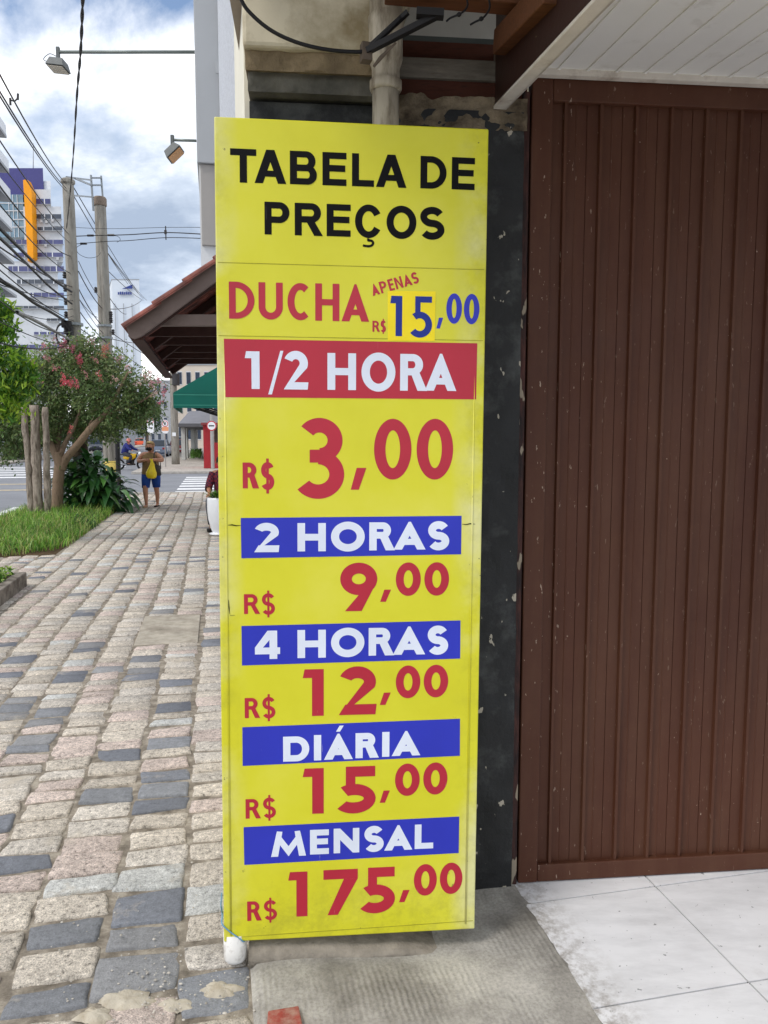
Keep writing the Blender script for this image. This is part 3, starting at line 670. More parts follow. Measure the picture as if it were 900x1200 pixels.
# ================================================================= GARAGE BUILDING (pillar, lintel, soffit) AND GATE
GO = Vector((0.493, 2.678, 0))              # foot of the gate's left edge
def ga(w_, b=0.0, z=0.0): return GO + WB * w_ + BK * b + UP * z
DARKP = M('dark_pillar_paint', (35, 36, 37), 0.3, 5, 0.6, 0.35, 0.6, 24, 0.008, dirt=(84, 86, 85), dirt_at=.62, dirt_scale=4.5, chips=(176, 168, 152), chip_at=.685, chip_scale=(30, 30, 17))
CREAM = M('cream_plaster', (205, 196, 172), 0.12, 2.5, 0.85, 0.2, 0.3, 30, 0.004, dirt=(150, 136, 106), dirt_at=.56, dirt_scale=4)
TAN = M('tan_plaster', (140, 124, 98), 0.25, 9, 0.95, 0.1, 0.9, 26, 0.012, dirt=(92, 80, 64), dirt_at=.54)
GREYP = M('grey_plaster', (118, 115, 106), 0.25, 7, 0.9, 0.1, 0.6, 26, 0.008, dirt=(66, 66, 62), dirt_at=.54)
WOODR = M('red_brown_wood', (84, 44, 30), 0.35, 3, 0.7, 0.3, 0.5, 30, .004, stretch=(4, 30, 30), dirt=(54, 34, 28), dirt_at=.6)
WOODO = M('orange_wood', (100, 62, 37), 0.3, 3, 0.65, 0.3, 0.4, 30, .003, stretch=(4, 30, 30), dirt=(104, 62, 38), dirt_at=.6)
BEAMW = M('dark_stained_wood', (58, 32, 25), 0.4, 3, 0.45, 0.4, 0.4, 26, .003, dirt=(38, 24, 20), dirt_at=.5, chips=(170, 150, 128), chip_at=.745, chip_scale=(24, 24, 24))
WPVC = M('white_soffit_board', (242, 241, 236), 0.04, 3, 0.5, 0.35, dirt=(200, 196, 186), dirt_at=.68, dirt_scale=5)
WTRIM = M('chipped_white_trim', (214, 206, 194), 0.12, 10, 0.6, 0.3, .4, 30, dirt=(150, 134, 118), dirt_at=.64, dirt_scale=10)
bld = thing('garage_building', 'parking garage front with dark painted pillar, exposed beams and white board ceiling', 'building', ga(-0.1, 0, 0))
PF = -0.020                                  # the pillar's face stands 2 cm before the gate
wl = -0.93                                   # left end of the pillar
# irregular painted pillar face
def rough_wall(mb, w0, w1, z0, z1, b, nx, nz, amp, fr, seed=0, ragged=None):
    pts = []
    for i in range(nx + 1):
        for j in range(nz + 1):
            w_ = w0 + (w1 - w0) * i / nx; z = z0 + (z1 - z0) * j / nz
            if ragged and j == nz: z += ragged * noise.noise(Vector((w_ * 11, 1, seed))) + ragged * .6 * noise.noise(Vector((w_ * 31, 1, seed)))
            a = amp * noise.noise(Vector((w_ * fr, z * fr, seed))) + amp * .5 * noise.noise(Vector((w_ * fr * 3, z * fr * 3, seed)))
            if 0 < i < nx and 0 < j < nz or ragged: pts.append(ga(w_, b - a, z))
            else: pts.append(ga(w_, b, z))
    mb.add(pts, [(i * (nz + 1) + j, (i + 1) * (nz + 1) + j, (i + 1) * (nz + 1) + j + 1, i * (nz + 1) + j + 1) for i in range(nx) for j in range(nz)])
pm = MB(); pm.obox(ga(wl, PF + .006, -.1), WB * (-0.03 - wl), BK * 0.32, UP * 2.82)
rough_wall(pm, wl, -0.03, -.05, 2.645, PF, 60, 130, 0.009, 6, 0, .06)
pm.build('pillar', DARKP, bld)
zt = PY(440, 140, 2.6).z
zg1, zg2, zg3 = PY(350, 112, 2.58).z, PY(350, 78, 2.5).z, PY(350, 48, 2.45).z
# left of the drain pipe: three stepped bands of plaster under a cream slab edge
wm = -0.475
m = MB(); rough_wall(m, wl, wm, zg1 - .01, zg2, PF - .045, 26, 14, .008, 9, 3, .0); m.obox(ga(wl, PF - .038, zg1 - .006), WB * (wm - wl), BK * .3, UP * (zg2 - zg1)); m.build('plaster_step', GREYP, bld)
m = MB(); rough_wall(m, wl - .005, wm - .01, zg2 - .012, zg3, PF - .075, 26, 12, .010, 9, 5, .0); m.obox(ga(wl - .005, PF - .066, zg2 - .003), WB * (wm - wl), BK * .32, UP * (zg3 - zg2)); m.build('plaster_step', TAN, bld)
m = MB(); a0 = ga(wl - .01, PF - .105, zg3 - .005)
m.prism([a0, ga(wm - .03, PF - .105, zg3 - .005), ga(wm + .10, PF - .105, zg3 + .32), ga(wl - .01, PF - .105, zg3 + .32)], BK * .4); m.build('slab_edge', CREAM, bld, bevel=.012)
# right of the pipe: dark board lintel, grey board, red board, rough mortar
def wz(py, b=0.0): return PY(540, py, 2.63 + b).z
m = MB(); rough_wall(m, -0.53, -0.02, wz(150), wz(112), PF + .004, 40, 10, .012, 16, 8, .022); m.build('mortar_edge', M('crumbling_mortar', (132, 119, 99), .35, 16, .95, .1, 1.0, 30, .018, dirt=(78, 68, 58), dirt_at=.55, dirt_scale=9), bld)
m = MB(); m.obox(ga(-.53, .02, wz(118)), WB * .52, BK * .05, UP * (wz(84) - wz(118))); m.build('lintel_board', WOODR, bld, bevel=.003)
m = MB(); m.obox(ga(-.53, .004, wz(88)), WB * .52, BK * .06, UP * (wz(64) - wz(88))); m.build('lintel_board', M('whitewashed_board', (124, 118, 108), .25, 4, .8, .2, .3, 30, stretch=(3, 20, 20), dirt=(110, 102, 92)), bld, bevel=.003)
m = MB(); m.obox(ga(-.53, .05, wz(66)), WB * .52, BK * .06, UP * (wz(36) - wz(66))); m.build('lintel_board', WOODR, bld, bevel=.003)
m = MB(); m.obox(ga(-.53, .10, wz(40)), WB * .56, BK * .05, UP * (wz(20) - wz(40))); m.build('lintel_board', M('grey_painted_board', (92, 97, 94), .2, 4, .8, .2), bld, bevel=.003)
m = MB(); m.obox(ga(-.53, .20, wz(30)), WB * .9, BK * .04, UP * .5); m.build('back_board', M('white_back_board', (205, 203, 196), .1, 4, .7, .2), bld)
# rafters: one along the wall (orange), one running out diagonally
r0 = PY(452, 6, 2.34); r1 = PY(640, 22, 2.36)
m = MB(); m.beam(r0 + UP * .062, r1 + WB * .02 + UP * .062, .07, .09); m.build('rafter', WOODO, bld, bevel=.004)
m = MB(); m.beam(PY(588, 50, 2.50), PY(650, -14, 2.05), .055, .07); m.build('rafter', WOODO, bld, bevel=.004)
# roof sheets above, keeping the rain and the light off
m = MB(); m.obox(ga(-1.02, -1.25, 3.22), WB * 1.7, BK * 2.05, UP * .03); m.build('roof_sheet', M('roof_underside', (150, 140, 128), .2, 3, .9, .1), bld)
# the big dark beam with white edge strip, running towards the street
b0 = Vector((0.376, 2.50, 2.698)); b1 = Vector((0.4716, 1.80, 2.611)); bd = (b1 - b0).normalized()
be = b0 + bd * 1.75; bs = b0 - bd * .12
sdv = bd.cross(UP).normalized()            # to the right-hand side, as seen from below
if sdv.x < 0: sdv = -sdv
m = MB(); m.obox(bs + UP * .012, be - bs, sdv * .03, UP * .30); m.build('eave_beam', BEAMW, bld, bevel=.004)
m = MB(); m.obox(bs - sdv * .004, be - bs, sdv * .044, UP * .0105); m.obox(bs + sdv * .0305, be - bs, sdv * .0085, UP * .16 + sdv * .05); m.build('edge_strip', WTRIM, bld, bevel=.002)
# board ceiling, rising towards the gate
cz = 2.862; cdir = Vector((-math.sin(R(5.5)), math.cos(R(5.5)), 0.123))
m = MB(); bw = 0.098; w0c = -0.02
for i in range(38):
    a = ga(w0c + i * bw, .03, cz); m.obox(a + WB * .0022, -cdir * 1.75, WB * (bw - .0044), UP * .012)
    m.obox(a - WB * .005 - UP * .0045, -cdir * 1.75, WB * .010, UP * .0042)
m.build('ceiling_boards', WPVC, bld)
m = MB(); m.obox(ga(w0c - .1, .06, cz + .016), WB * 4.2, -cdir * 1.85, UP * .05); m.build('ceiling_deck', MATS['roof_underside'], bld)
m = MB(); m.obox(ga(-.0, -.035, cz - .028), WB * 3.7, BK * .03, UP * .024); m.build('ceiling_moulding', WTRIM, bld, bevel=.003)
# cream facade return going back from the pillar and the mass of the building behind
tf = st(ga(wl, 0, 0))[1]
m = MB(); s0 = st(ga(wl, .3, 0))[0]; m.obox(S(s0, tf - .004, -.05), D * (4.0 - s0), NN * .25, UP * 5.2); m.build('side_wall', M('pale_cream_wall', (226, 222, 206), .06, 3, .8, .2, .2, 40), bld)
m = MB(); m.obox(ga(-.5, .9, -.1), WB * 4.6, BK * .2, UP * 3.3); m.build('rear_wall', CREAM, bld)
m = MB(); m.obox(ga(3.62, -.05, -.1), WB * .5, BK * .4, UP * 3.0); m.build('pillar', DARKP, bld)
# the gate track post in the gap between pillar and gate
RUST = M('rusty_post', (74, 44, 38), .4, 8, .7, .3, .5, 30, .004, stretch=(12, 12, 2.5), dirt=(36, 26, 26), dirt_at=.5, chips=(150, 138, 120), chip_at=.63, chip_scale=(22, 22, 7))
m = MB(); m.obox(ga(-.029, .0, 0.012), WB * .022, BK * .06, UP * 2.78); m.build('gate_post', RUST, bld)
m = MB(); m.obox(ga(-.005, .045, 0.9), WB * .010, BK * .02, UP * 1.9); m.build('steel_strip', M('grey_steel_strip', (176, 178, 190), .1, 6, .4, .5), bld)

# ---- gate
s_ = Sh('brown_gate_paint', 0.5, 0.25)
base = s_.ramp(s_.noise(1.6, 6, .6, s_.map((1, 1, .5))), [(0.3, lin((72, 40, 27))), (0.7, lin((86, 51, 36)))])
dust = s_.math('ADD', s_.ramp(s_.noise(7, 8, .7, s_.map((1, 1, .12))), [(0.42, 0.0), (0.72, 0.45)]), s_.math('MULTIPLY', s_.ramp(s_.noise(14, 8, .75), [(.45, 0.0), (.7, 1.0)]), .18), True)
base = s_.mix(dust, base, lin((98, 68, 51)))
szn = s_.t.nodes.new('ShaderNodeSeparateXYZ'); s_.link(s_.tc.outputs['Object'], szn.inputs[0])
near = s_.ramp(szn.outputs[0], [(0.02, 1.0), (0.35, 0.25)])
ch1 = s_.ramp(s_.noise(1.0, 3, .5, s_.map((95, 95, 34))), [(0.785, 0.0), (0.795, 1.0)])
ch2 = s_.ramp(s_.noise(1.0, 2, .5, s_.map((75, 75, 60), (0, 0, 0), (3, 1, 5))), [(0.775, 0.0), (0.785, .9)])
ch3 = s_.math('MULTIPLY', near, s_.ramp(s_.noise(1.0, 4, .6, s_.map((95, 95, 26), (0, 0, 0), (9, 4, 2))), [(0.675, 0.0), (0.69, 1.0)]))
chip = s_.math('MAXIMUM', s_.math('MAXIMUM', ch1, ch2), ch3)
s_.color(s_.mix(chip, base, lin((170, 150, 134)))); s_.link(s_.ramp(s_.noise(7, 5, .6), [(0.3, .42), (0.7, .6)]), s_.b.inputs['Roughness'])
s_.bump(s_.noise(14, 5, .6), 0.12, 0.004); GATEM = s_.m
gate = thing('sliding_gate', 'brown ribbed sheet metal garage gate with chipped paint beside the price board', 'gate', ga(0, 0, 0.03))
GW, gz0, gz1 = 3.6, 0.016, 2.842
m = MB(); m.obox(ga(0.0, 0, gz0), WB * .072, BK * .05, UP * (gz1 - gz0)); m.build('frame_stile', GATEM, gate, bevel=.004)
m = MB(); m.obox(ga(GW - .07, 0, gz0), WB * .07, BK * .05, UP * (gz1 - gz0)); m.build('frame_stile', GATEM, gate, bevel=.004)
m = MB(); m.obox(ga(0.0725, 0.001, gz1 - .075), WB * (GW - .145), BK * .05, UP * .075); m.build('frame_rail', GATEM, gate, bevel=.004)
m = MB(); m.obox(ga(0.0725, 0.001, gz0), WB * (GW - .145), BK * .05, UP * .066); m.build('frame_rail', GATEM, gate, bevel=.004)
prof = []                                    # pressed profile, period 0.124 m: strong rib, shallow ridge, fine groove
x = 0.0735; per = 0.1245; x0r = 0.0735 + .048
prof.append((x, .024))
i = -1
while True:
    c = x0r + i * per
    if c > GW - .09: break
    seq = [(-.0095, .022), (-.0055, .0095), (.0045, .0095), (.0075, .026), (.036, .0235), (.0385, .0218), (.0405, .0218), (.043, .0235), (.0755, .0240), (.0762, .0268), (.0772, .0268), (.0779, .0235), (.112, .022)]
    for dx, dy in seq:
        if c + dx > prof[-1][0] + .0004 and c + dx < GW - .073: prof.append((c + dx, dy))
    i += 1
prof.append((GW - .0725, .024))
m = MB(); zz0, zz1 = gz0 + .066, gz1 - .075; pts = []
for a, b in prof: pts += [ga(a, b, zz0), ga(a, b, zz1)]
m.add(pts, [(2 * i, 2 * i + 2, 2 * i + 3, 2 * i + 1) for i in range(len(prof) - 1)]); m.build('ribbed_panel', GATEM, gate)

# ---- drain pipe by the pillar top
pp = thing('drain_pipe', 'grimy white plastic drain pipe with socket joint above the price board', 'pipe', ga(-.5, -.08, 2.2))
PVC = M('grimy_pvc', (184, 174, 154), .16, 5, .45, .4, .2, 30, dirt=(104, 90, 72), dirt_at=.54, dirt_scale=4, stretch=(6, 6, 1.2))
pc = PY(452, 140, 2.50); pz = lambda y: PY(455, y, 2.50).z
c0 = (pc.x, pc.y)
m = MB(); m.lathe((*c0, 0), [(.0415, pz(210)), (.0415, pz(104))], 26); m.build('pipe_shaft', PVC, pp, smooth=True)
m = MB(); m.lathe((*c0, 0), [(.0455, pz(108)), (.050, pz(105)), (.050, pz(96)), (.044, pz(95)), (.043, pz(90)), (.043, pz(82)), (.050, pz(74)), (.0525, pz(70)), (.0525, pz(35)), (.055, pz(30)), (.055, pz(22)), (.050, pz(18)), (.050, pz(-30))], 26); m.build('socket', PVC, pp, smooth=True)
# ---- black steel bracket and cables at the top
BLK = M('black_steel', (28, 26, 26), .2, 14, .5, .4); CAB = M('black_cable', (26, 25, 27), .15, 20, .6, .3)
br = thing('cable_bracket', 'black steel bracket with two arms reaching from the slab edge to the rafters', 'bracket', PY(428, 62, 2.36))
m = MB(); m.beam(PY(426, 62, 2.37), PY(478, 14, 2.33), .014, .012); m.build('arm', BLK, br)
m = MB(); m.beam(PY(430, 60, 2.36), PY(516, 16, 2.31), .020, .016); m.build('arm', BLK, br)
m = MB(); m.beam(PY(488, 15, 2.31), PY(520, 17, 2.31), .03, .02); m.build('plate', BLK, br)
m = MB(); m.tube([PY(438, 78, 2.36), PY(446, 68, 2.36), PY(464, 50, 2.35)], [.004, .006, .003], 7); m.box(PY(429, 62, 2.37), .03, .03, .05, .3); m.build('clamp', M('rusty_clamp', (96, 84, 72), .3, 20, .7), br)
c = MB(); c.tube(smoothpath([PY(276, -30, 2.30), PY(283, 0, 2.31), PY(296, 18, 2.32), PY(320, 37, 2.33), PY(352, 51, 2.34), PY(390, 59, 2.35), PY(428, 60, 2.36), PY(440, 50, 2.35), PY(470, 20, 2.33)], 6), .0055, 8)
tag(c.build('cable', CAB, smooth=True, loc=PY(320, 37, 2.33)), 'thick black cable sagging across the cream slab edge to the bracket', 'cable')
for k_, pa in enumerate(([(545, -8), (548, 6), (541, 15), (528, 21), (523, 25)], [(571, -8), (574, 8), (567, 20), (556, 26), (551, 29)])):
    c = MB(); c.tube(smoothpath([PY(x, y, 2.29) for x, y in pa], 6), [.0028] * 25, 7); q = PY(pa[2][0] - 3, pa[2][1] + 2, 2.29); c.ball(q, .007, .007, .006, 8, 6)
    tag(c.build('wire_tail', CAB, smooth=True, loc=PY(548, 6, 2.29)), ('short black wire tail dangling from the rafter, nearer the pipe', 'short black wire tail dangling from the rafter, nearer the big beam')[k_], 'wire', 'wire tails under the rafter')

# ================================================================= NEIGHBOUR BUILDING
nb = thing('neighbour_building', 'tall pale grey building beyond the garage with a projecting smooth end panel', 'building', S(8, 1, 0))
SPK = M('speckled_render', (206, 210, 218), .3, 38, .9, .2, 1.0, 45, .02)
GREYPANEL = M('smooth_grey_panel', (176, 179, 182), .04, 1.2, .7, .25, dirt=(190, 193, 196), dirt_at=.7, dirt_scale=1.5)
Yp = 11.5
pl = st(PY(228, 60, Yp)); pr = st(PY(263, 60, Yp))
m = MB(); m.obox(S(4.02, tf + .01, -.1), D * (pl[0] - 4.02 - .01), NN * 6, UP * 9.5); m.build('facade_wall', SPK, nb)
zbot = PY(240, 190, Yp).z; zlow = PY(240, 286, Yp).z
m = MB(); m.obox(S(pl[0], pl[1], zbot), D * 4.5, NN * (6.2 - pl[1]), UP * (9.6 - zbot)); m.build('end_panel', GREYPANEL, nb, bevel=.01)
pq = st(PY(234, 240, Yp))[1]
m = MB(); m.obox(S(pl[0] + .05, pq + .02, zlow), D * 1.6, NN * .5, UP * (zbot - zlow - .004)); m.build('grey_box', M('taupe_panel', (168, 164, 160), .06, 2, .7, .25), nb, bevel=.01)
zc_ = PY(240, 318, Yp).z
m = MB(); m.obox(S(pl[0] + .10, pq, zc_), D * 9.6, NN * (6 - pq), UP * (zbot + .05 - zc_)); m.obox(S(pl[0] - .008, tf + .012, -.1), D * 9.7, NN * 5.8, UP * (zc_ + .098)); m.build('lower_wall', M('white_wall', (222, 224, 226), .06, 2, .8, .2), nb)
m = MB(); a = PY(258, 80, Yp - .01); m.box((a.x, a.y - .01, a.z), .12, .02, .16, AZ); m.build('junction_box', GREYPANEL, nb, bevel=.004)
# two floodlights on arms
LAMPG = M('lamp_grey', (96, 100, 100), .15, 9, .5, .4); GLASSL = M('lamp_glass', (196, 186, 168), .04, 2, .2, .5); ARMG = M('galvanised_arm', (128, 136, 132), .1, 9, .45, .5, metallic=.3)
def floodlight(label, a, b, tilt, width, px, glassm):
    f_ = thing('floodlight', label, 'floodlight', b, 'floodlights on the neighbouring wall')
    m = MB(); m.tube([a, b], .024 if (b - a).length > 1 else .02, 10); m.build('arm', ARMG, f_, smooth=True)
    dr = (a - b).normalized()
    c = a + Vector((0, 0, -.02)); m = MB(); m.beam(c + UP * .09, c - UP * .10, .05, .05, Vector((0, 1, 0))); m.build('bracket', LAMPG, f_, bevel=.005)
    ax = Vector((math.cos(tilt), 0, math.sin(tilt))); ay = Vector((0, 1, 0)); az = ax.cross(ay)
    fw = Vector((0, -.35, 0)); h = c - UP * .15
    hb = MB(); lx, ly, lz = width, .30, .14
    o = h - ax * lx / 2 - ay * ly / 2 + az * -.02
    hb.prism([o, o + ax * lx, o + ax * lx + ay * ly, o + ay * ly], (0, 0, 0)) if False else None
    top = [h + ax * sx * lx * .36 + ay * sy * ly * .36 + az * .05 for sx, sy in ((-1, -1), (1, -1), (1, 1), (-1, 1))]
    bot = [h + ax * sx * lx * .5 + ay * sy * ly * .5 - az * .07 for sx, sy in ((-1, -1), (1, -1), (1, 1), (-1, 1))]
    hb.loft([bot, top]); o_ = hb.build('lamp_head', LAMPG, f_, bevel=.006)
    g_ = MB(); g_.loft([[h + ax * sx * lx * .42 + ay * sy * ly * .42 - az * (.078 + k_ * .012) for sx, sy in ((-1, -1), (1, -1), (1, 1), (-1, 1))] for k_ in (1, 0)]); g_.build('glass', glassm, o_)
    return f_
fl1 = floodlight('wide floodlight at the end of the long arm over the pavement', PY(68, 61, Yp + .6), PY(228, 61, Yp + .6), R(-6), .27, 0, GLASSL)
fl2 = floodlight('small tilted floodlight with orange glass on a short arm above the canopy', PY(202, 164, Yp + .9), PY(230, 165, Yp + .9), R(42), .28, 0, M('amber_glass', (206, 150, 92), .04, 2, .2, .5))
m = MB(); m.tube(smoothpath([PY(66, 66, Yp + .6), PY(58, 63, Yp + .6), PY(51, 69, Yp + .6), PY(56, 72, Yp + .6), PY(65, 70, Yp + .6)], 5), .005, 6); m.build('loose_wire', CAB, fl1, smooth=True)

# ================================================================= TILED CANOPY
cp_ = thing('tiled_canopy', 'red clay tiled canopy with dark timber rafters jutting over the pavement', 'canopy', S(7, .2, 0))
FASC = M('grey_brown_fascia', (112, 98, 92), .12, 5, .7, .25, dirt=(84, 72, 68), dirt_at=.62)
RAFT = M('dark_rafter', (66, 46, 42), .25, 5, .8, .2)
TERR = M('clay_tile', (142, 88, 78), .4, 9, .85, .2, .4, 40, .004, dirt=(92, 66, 62), dirt_at=.5, dirt_scale=6)
Y0 = 6.2
apex = PY(255, 303, Y0); tip = PY(147.5, 382, Y0)
# the gable plane: from tip up to apex (extends beyond the sign to the wall)
up_ = (apex - tip); slope = up_.normalized(); inw = (apex - tip).copy(); inw.z = 0; inw.normalize()
far = D * 4.2
apx = tip + up_ * 1.25
m = MB()
q = [tip + UP * .015, apx + UP * .015, apx - UP * .22, tip + up_ * .20 - UP * .17 + Vector((0, 0, -.0)), tip + up_ * .13 - UP * .17, tip + up_ * .0 - UP * .155]
m.prism([tip, apx, apx - UP * .165, tip + up_ * .16 - UP * .165, tip + up_ * .085 - UP * .145, tip + up_ * .03 - UP * .10], D * .045); m.build('barge_board', FASC, cp_, bevel=.004)
zr = PY(200, 378, Y0 + .1).z
for i in range(6):                           # horizontal tie rafters, one behind another
    o = tip + D * (.10 + i * .66); x0 = o + inw * .11; x0.z = zr + .02
    m = MB(); m.obox(x0 - UP * .045, inw * 1.3, D * .06, UP * .09); m.build('tie_rafter', FASC if i == 0 else RAFT, cp_, bevel=.003)
nrm_ = slope.cross(D).normalized(); nrm_ = nrm_ if nrm_.z > 0 else -nrm_
m = MB(); m.obox(tip + D * .046 - UP * .075 + inw * .012, D * 4.1, inw * .02, UP * .06); m.build('eave_shade_strip', RAFT, cp_)  # added dark strip standing in for the shade under the eave edge
m = MB(); m.obox(tip + D * .046 - UP * .105 + inw * .034, D * 4.1, inw * .10, UP * .02); m.build('eave_shade_strip', RAFT, cp_)  # flat dark strip, likewise added as shade below the tile overhang
for i in range(5):                           # sloping rafters
    o = tip + D * (.06 + i * .98) - nrm_ * .105
    m = MB(); m.beam(o + slope * .08, o + slope * 1.55, .05, .07); m.build('sloping_rafter', RAFT, cp_)
# the tiles: rows of half-round clay channels overlapping down the slope
nrm = slope.cross(D).normalized()
if nrm.z < 0: nrm = -nrm
m = MB()
for c_ in range(22):
    for r_ in range(6):
        for k_ in (0, 1):
            o = tip - slope * .025 + D * (c_ * .195 - .01 + k_ * .0975) + slope * (r_ * .30) + nrm * (-.045 + .024 * (1 - k_))
            rad = .056; sgn = 1 if k_ == 0 else -1; ln = .36
            ring = []
            for e_, (dd, lift, rr_) in enumerate(((0, .016, rad * 1.06), (ln, 0, rad * .92))):
                ring.append([o + slope * dd + nrm * lift + D * (rr_ * math.cos(R(180 - 30 * j))) + nrm * (sgn * rr_ * .62 * math.sin(R(30 * j)) + (.018 if k_ else 0)) for j in range(7)])
                ring.append([p - nrm * .011 for p in ring[-1]]) if False else None
            pts = ring[0] + ring[1] + [p - nrm * .011 for p in ring[0]] + [p - nrm * .011 for p in ring[1]]
            fs = []
            for j in range(6): fs += [(j, j + 1, 8 + j, 7 + j), (14 + j + 1, 14 + j, 21 + j, 21 + j + 1), (j + 1, j, 14 + j, 14 + j + 1)]
            m.add(pts, fs)
m.build('clay_tiles', TERR, cp_, smooth=False)

# ================================================================= GREEN AWNING, PLANTER, SEATED PERSON
aw = thing('green_awning', 'dark green fabric awning over the pavement behind the white pot', 'awning', S(13, .2, 0))
GRN = M('green_canvas', (22, 104, 92), .1, 3, .7, .25); GRN2 = M('green_canvas_trim', (58, 134, 118), .1, 4, .7, .25)
Ya = 13.2; a0 = PY(203, 461, Ya); a1 = PY(258, 428, Ya); a2 = PY(203, 478, Ya)
ow = a0.copy(); ins = NN * ((a1 - a0).dot(NN)); dep = D * 3.4
top = a0 + ins; top.z = a1.z; wallb = a0 + ins * 1.35; wallt = a0 + ins * 1.35; wallt.z = a1.z + (a1.z - a0.z) * .35
m = MB(); th = .012
m.prism([a0, wallt, wallt - UP * (wallt.z - a0.z)], D * th); m.prism([a0 + dep, wallt + dep, wallt - UP * (wallt.z - a0.z) + dep], -D * th)
m.obox(a0, wallt - a0, dep, UP * th); m.build('canopy_cloth', GRN, aw)
zv = a2.z
m = MB(); m.obox(a0 - NN * .004 - UP * (a0.z - zv), D * 3.4, NN * th, UP * (a0.z - zv - .002)); m.obox(a0 - UP * (a0.z - zv) - D * .004, wallb - a0, D * th, UP * (a0.z - zv - .002)); m.build('valance', GRN, aw)
m = MB(); m.obox(a0 - UP * .03 - D * .008, wallb - a0, D * .004, UP * .02); m.obox(a0 - UP * (a0.z - zv - .04) - D * .008, wallb - a0, D * .004, UP * .018); m.build('valance_trim', GRN2, aw)
m = MB()
for i in range(4):
    o = a0 + D * (.1 + i * 1.05) - UP * .06; m.tube([o + NN * .03, o + NN * 1.0], .016, 8); m.tube([o + NN * .03 , o + NN * .9 - UP * .28], .014, 8)
m.tube([a0 + NN * .03 - UP * .06, a0 + NN * .03 - UP * .06 + dep], .016, 8)
m.build('frame', M('dark_awning_frame', (42, 40, 40), .2, 5, .5), aw)
pt_o = G(257.5, 627); pt = thing('white_planter', 'glossy white tapering plant pot on the pavement by the facade', 'plant pot', pt_o)
pr_ = (254 - 245) / 900 * 12.9
m = MB(); zt_ = .64; m.lathe(pt_o, [(.10, 0.01), (.17, .015), (.175, .035), (.12, .05), (.12, .06), (.15, .13), (.185, .28), (.20, .45), (.20, .60), (.195, zt_), (.178, zt_), (.172, zt_ - .05)], 28); m.build('pot', M('white_glazed_pot', (236, 238, 242), .03, 4, .25, .5), pt, smooth=True)

# ---- leaves
def leafmat(name, translu=.3, rough=.5):
    s = Sh(name, rough, .35); at = s.attr('Col'); s.color(at.outputs['Color']); s.translucent(at.outputs['Color'], translu); return s.m
LEAF = leafmat('leaf'); GRASSM = leafmat('grass_blade', .35, .55); PETAL = leafmat('petal', .3, .7)
def leaf(mb, p, d, up, L, Wd, droop=0.3, seg=1):
    d = d.normalized(); sd = d.cross(up)
    sd = sd.normalized() if sd.length > 1e-4 else Vector((1, 0, 0)); n = sd.cross(d)
    if seg == 1:
        mb.add([p, p + d * L * .45 + sd * Wd / 2 - n * Wd * .1, p + d * L - UP * droop * L * .5, p + d * L * .45 - sd * Wd / 2 - n * Wd * .1], [(0, 1, 2), (0, 2, 3)])
    else:
        pts = []; 
        for i in range(seg + 1):
            f_ = i / seg; wdt = Wd * (math.sin(math.pi * (f_ * .93 + .07) ** .75)) * .5; c = p + d * L * f_ - UP * droop * L * f_ * f_
            pts += [c - sd * wdt + n * wdt * .35, c, c + sd * wdt + n * wdt * .35]
        fs = []
        for i in range(seg): fs += [(3 * i, 3 * i + 1, 3 * i + 4, 3 * i + 3), (3 * i + 1, 3 * i + 2, 3 * i + 5, 3 * i + 4)]
        mb.add(pts, fs)
def rv(r=random): return Vector((r.gauss(0, 1), r.gauss(0, 1), r.gauss(0, 1)))
def vary(c, r, a=.25):
    l = lin(c); v = r.uniform(1 - a, 1 + a); return (l[0] * v * r.uniform(.9, 1.1), l[1] * v, l[2] * v * r.uniform(.8, 1.2), 1)
r9 = random.Random(9)
m = MB()
for i in range(150):
    a = r9.uniform(0, 6.28); q = pt_o + Vector((math.cos(a) * r9.uniform(0, .17), math.sin(a) * r9.uniform(0, .17), zt_ - .03 + r9.uniform(0, .10))); m.cc = vary(r9.choice(((86, 128, 48), (64, 104, 40), (112, 150, 66))), r9)
    leaf(m, q, Vector((math.cos(a), math.sin(a), r9.uniform(.2, 1.4))), UP, r9.uniform(.07, .14), .04, .4)
tag(m.build('potted_plant', LEAF, colors=True, loc=pt_o + UP * zt_), 'low leafy green plant growing in the white pot', 'plant')
m = MB(); m.lathe(pt_o + UP * (zt_ - .06), [(.17, 0), (.17, .012), (.02, .02)], 16); m.build('soil', M('potting_soil', (64, 50, 40), .3, 20, .95), pt)

# ---- people: a skin-modified skeleton per body
SKIN = M('skin', (196, 142, 116), .08, 10, .5, .35); SKIN2 = M('tan_skin', (176, 122, 96), .08, 10, .5, .35)
def skin_body(name, J, E, parent, mat, root, sub=1):
    names = list(J); me = bpy.data.meshes.new(name); base = BASE[parent.name]
    me.from_pydata([Vector(J[n][0]) for n in names], [(names.index(a), names.index(b)) for a, b in E], [])
    me.materials.append(mat); o = bpy.data.objects.new(name, me); col.objects.link(o); o.parent = parent; BASE[o.name] = base
    md = o.modifiers.new('skin', 'SKIN'); md.use_smooth_shade = True; md.branch_smoothing = .4
    for i, n in enumerate(names):
        r_ = J[n][1]; o.data.skin_vertices[0].data[i].radius = (r_, r_) if not isinstance(r_, tuple) else r_
        o.data.skin_vertices[0].data[i].use_root = (n == root)
    sb = o.modifiers.new('sub', 'SUBSURF'); sb.levels = sub; sb.render_levels = sub
    return o
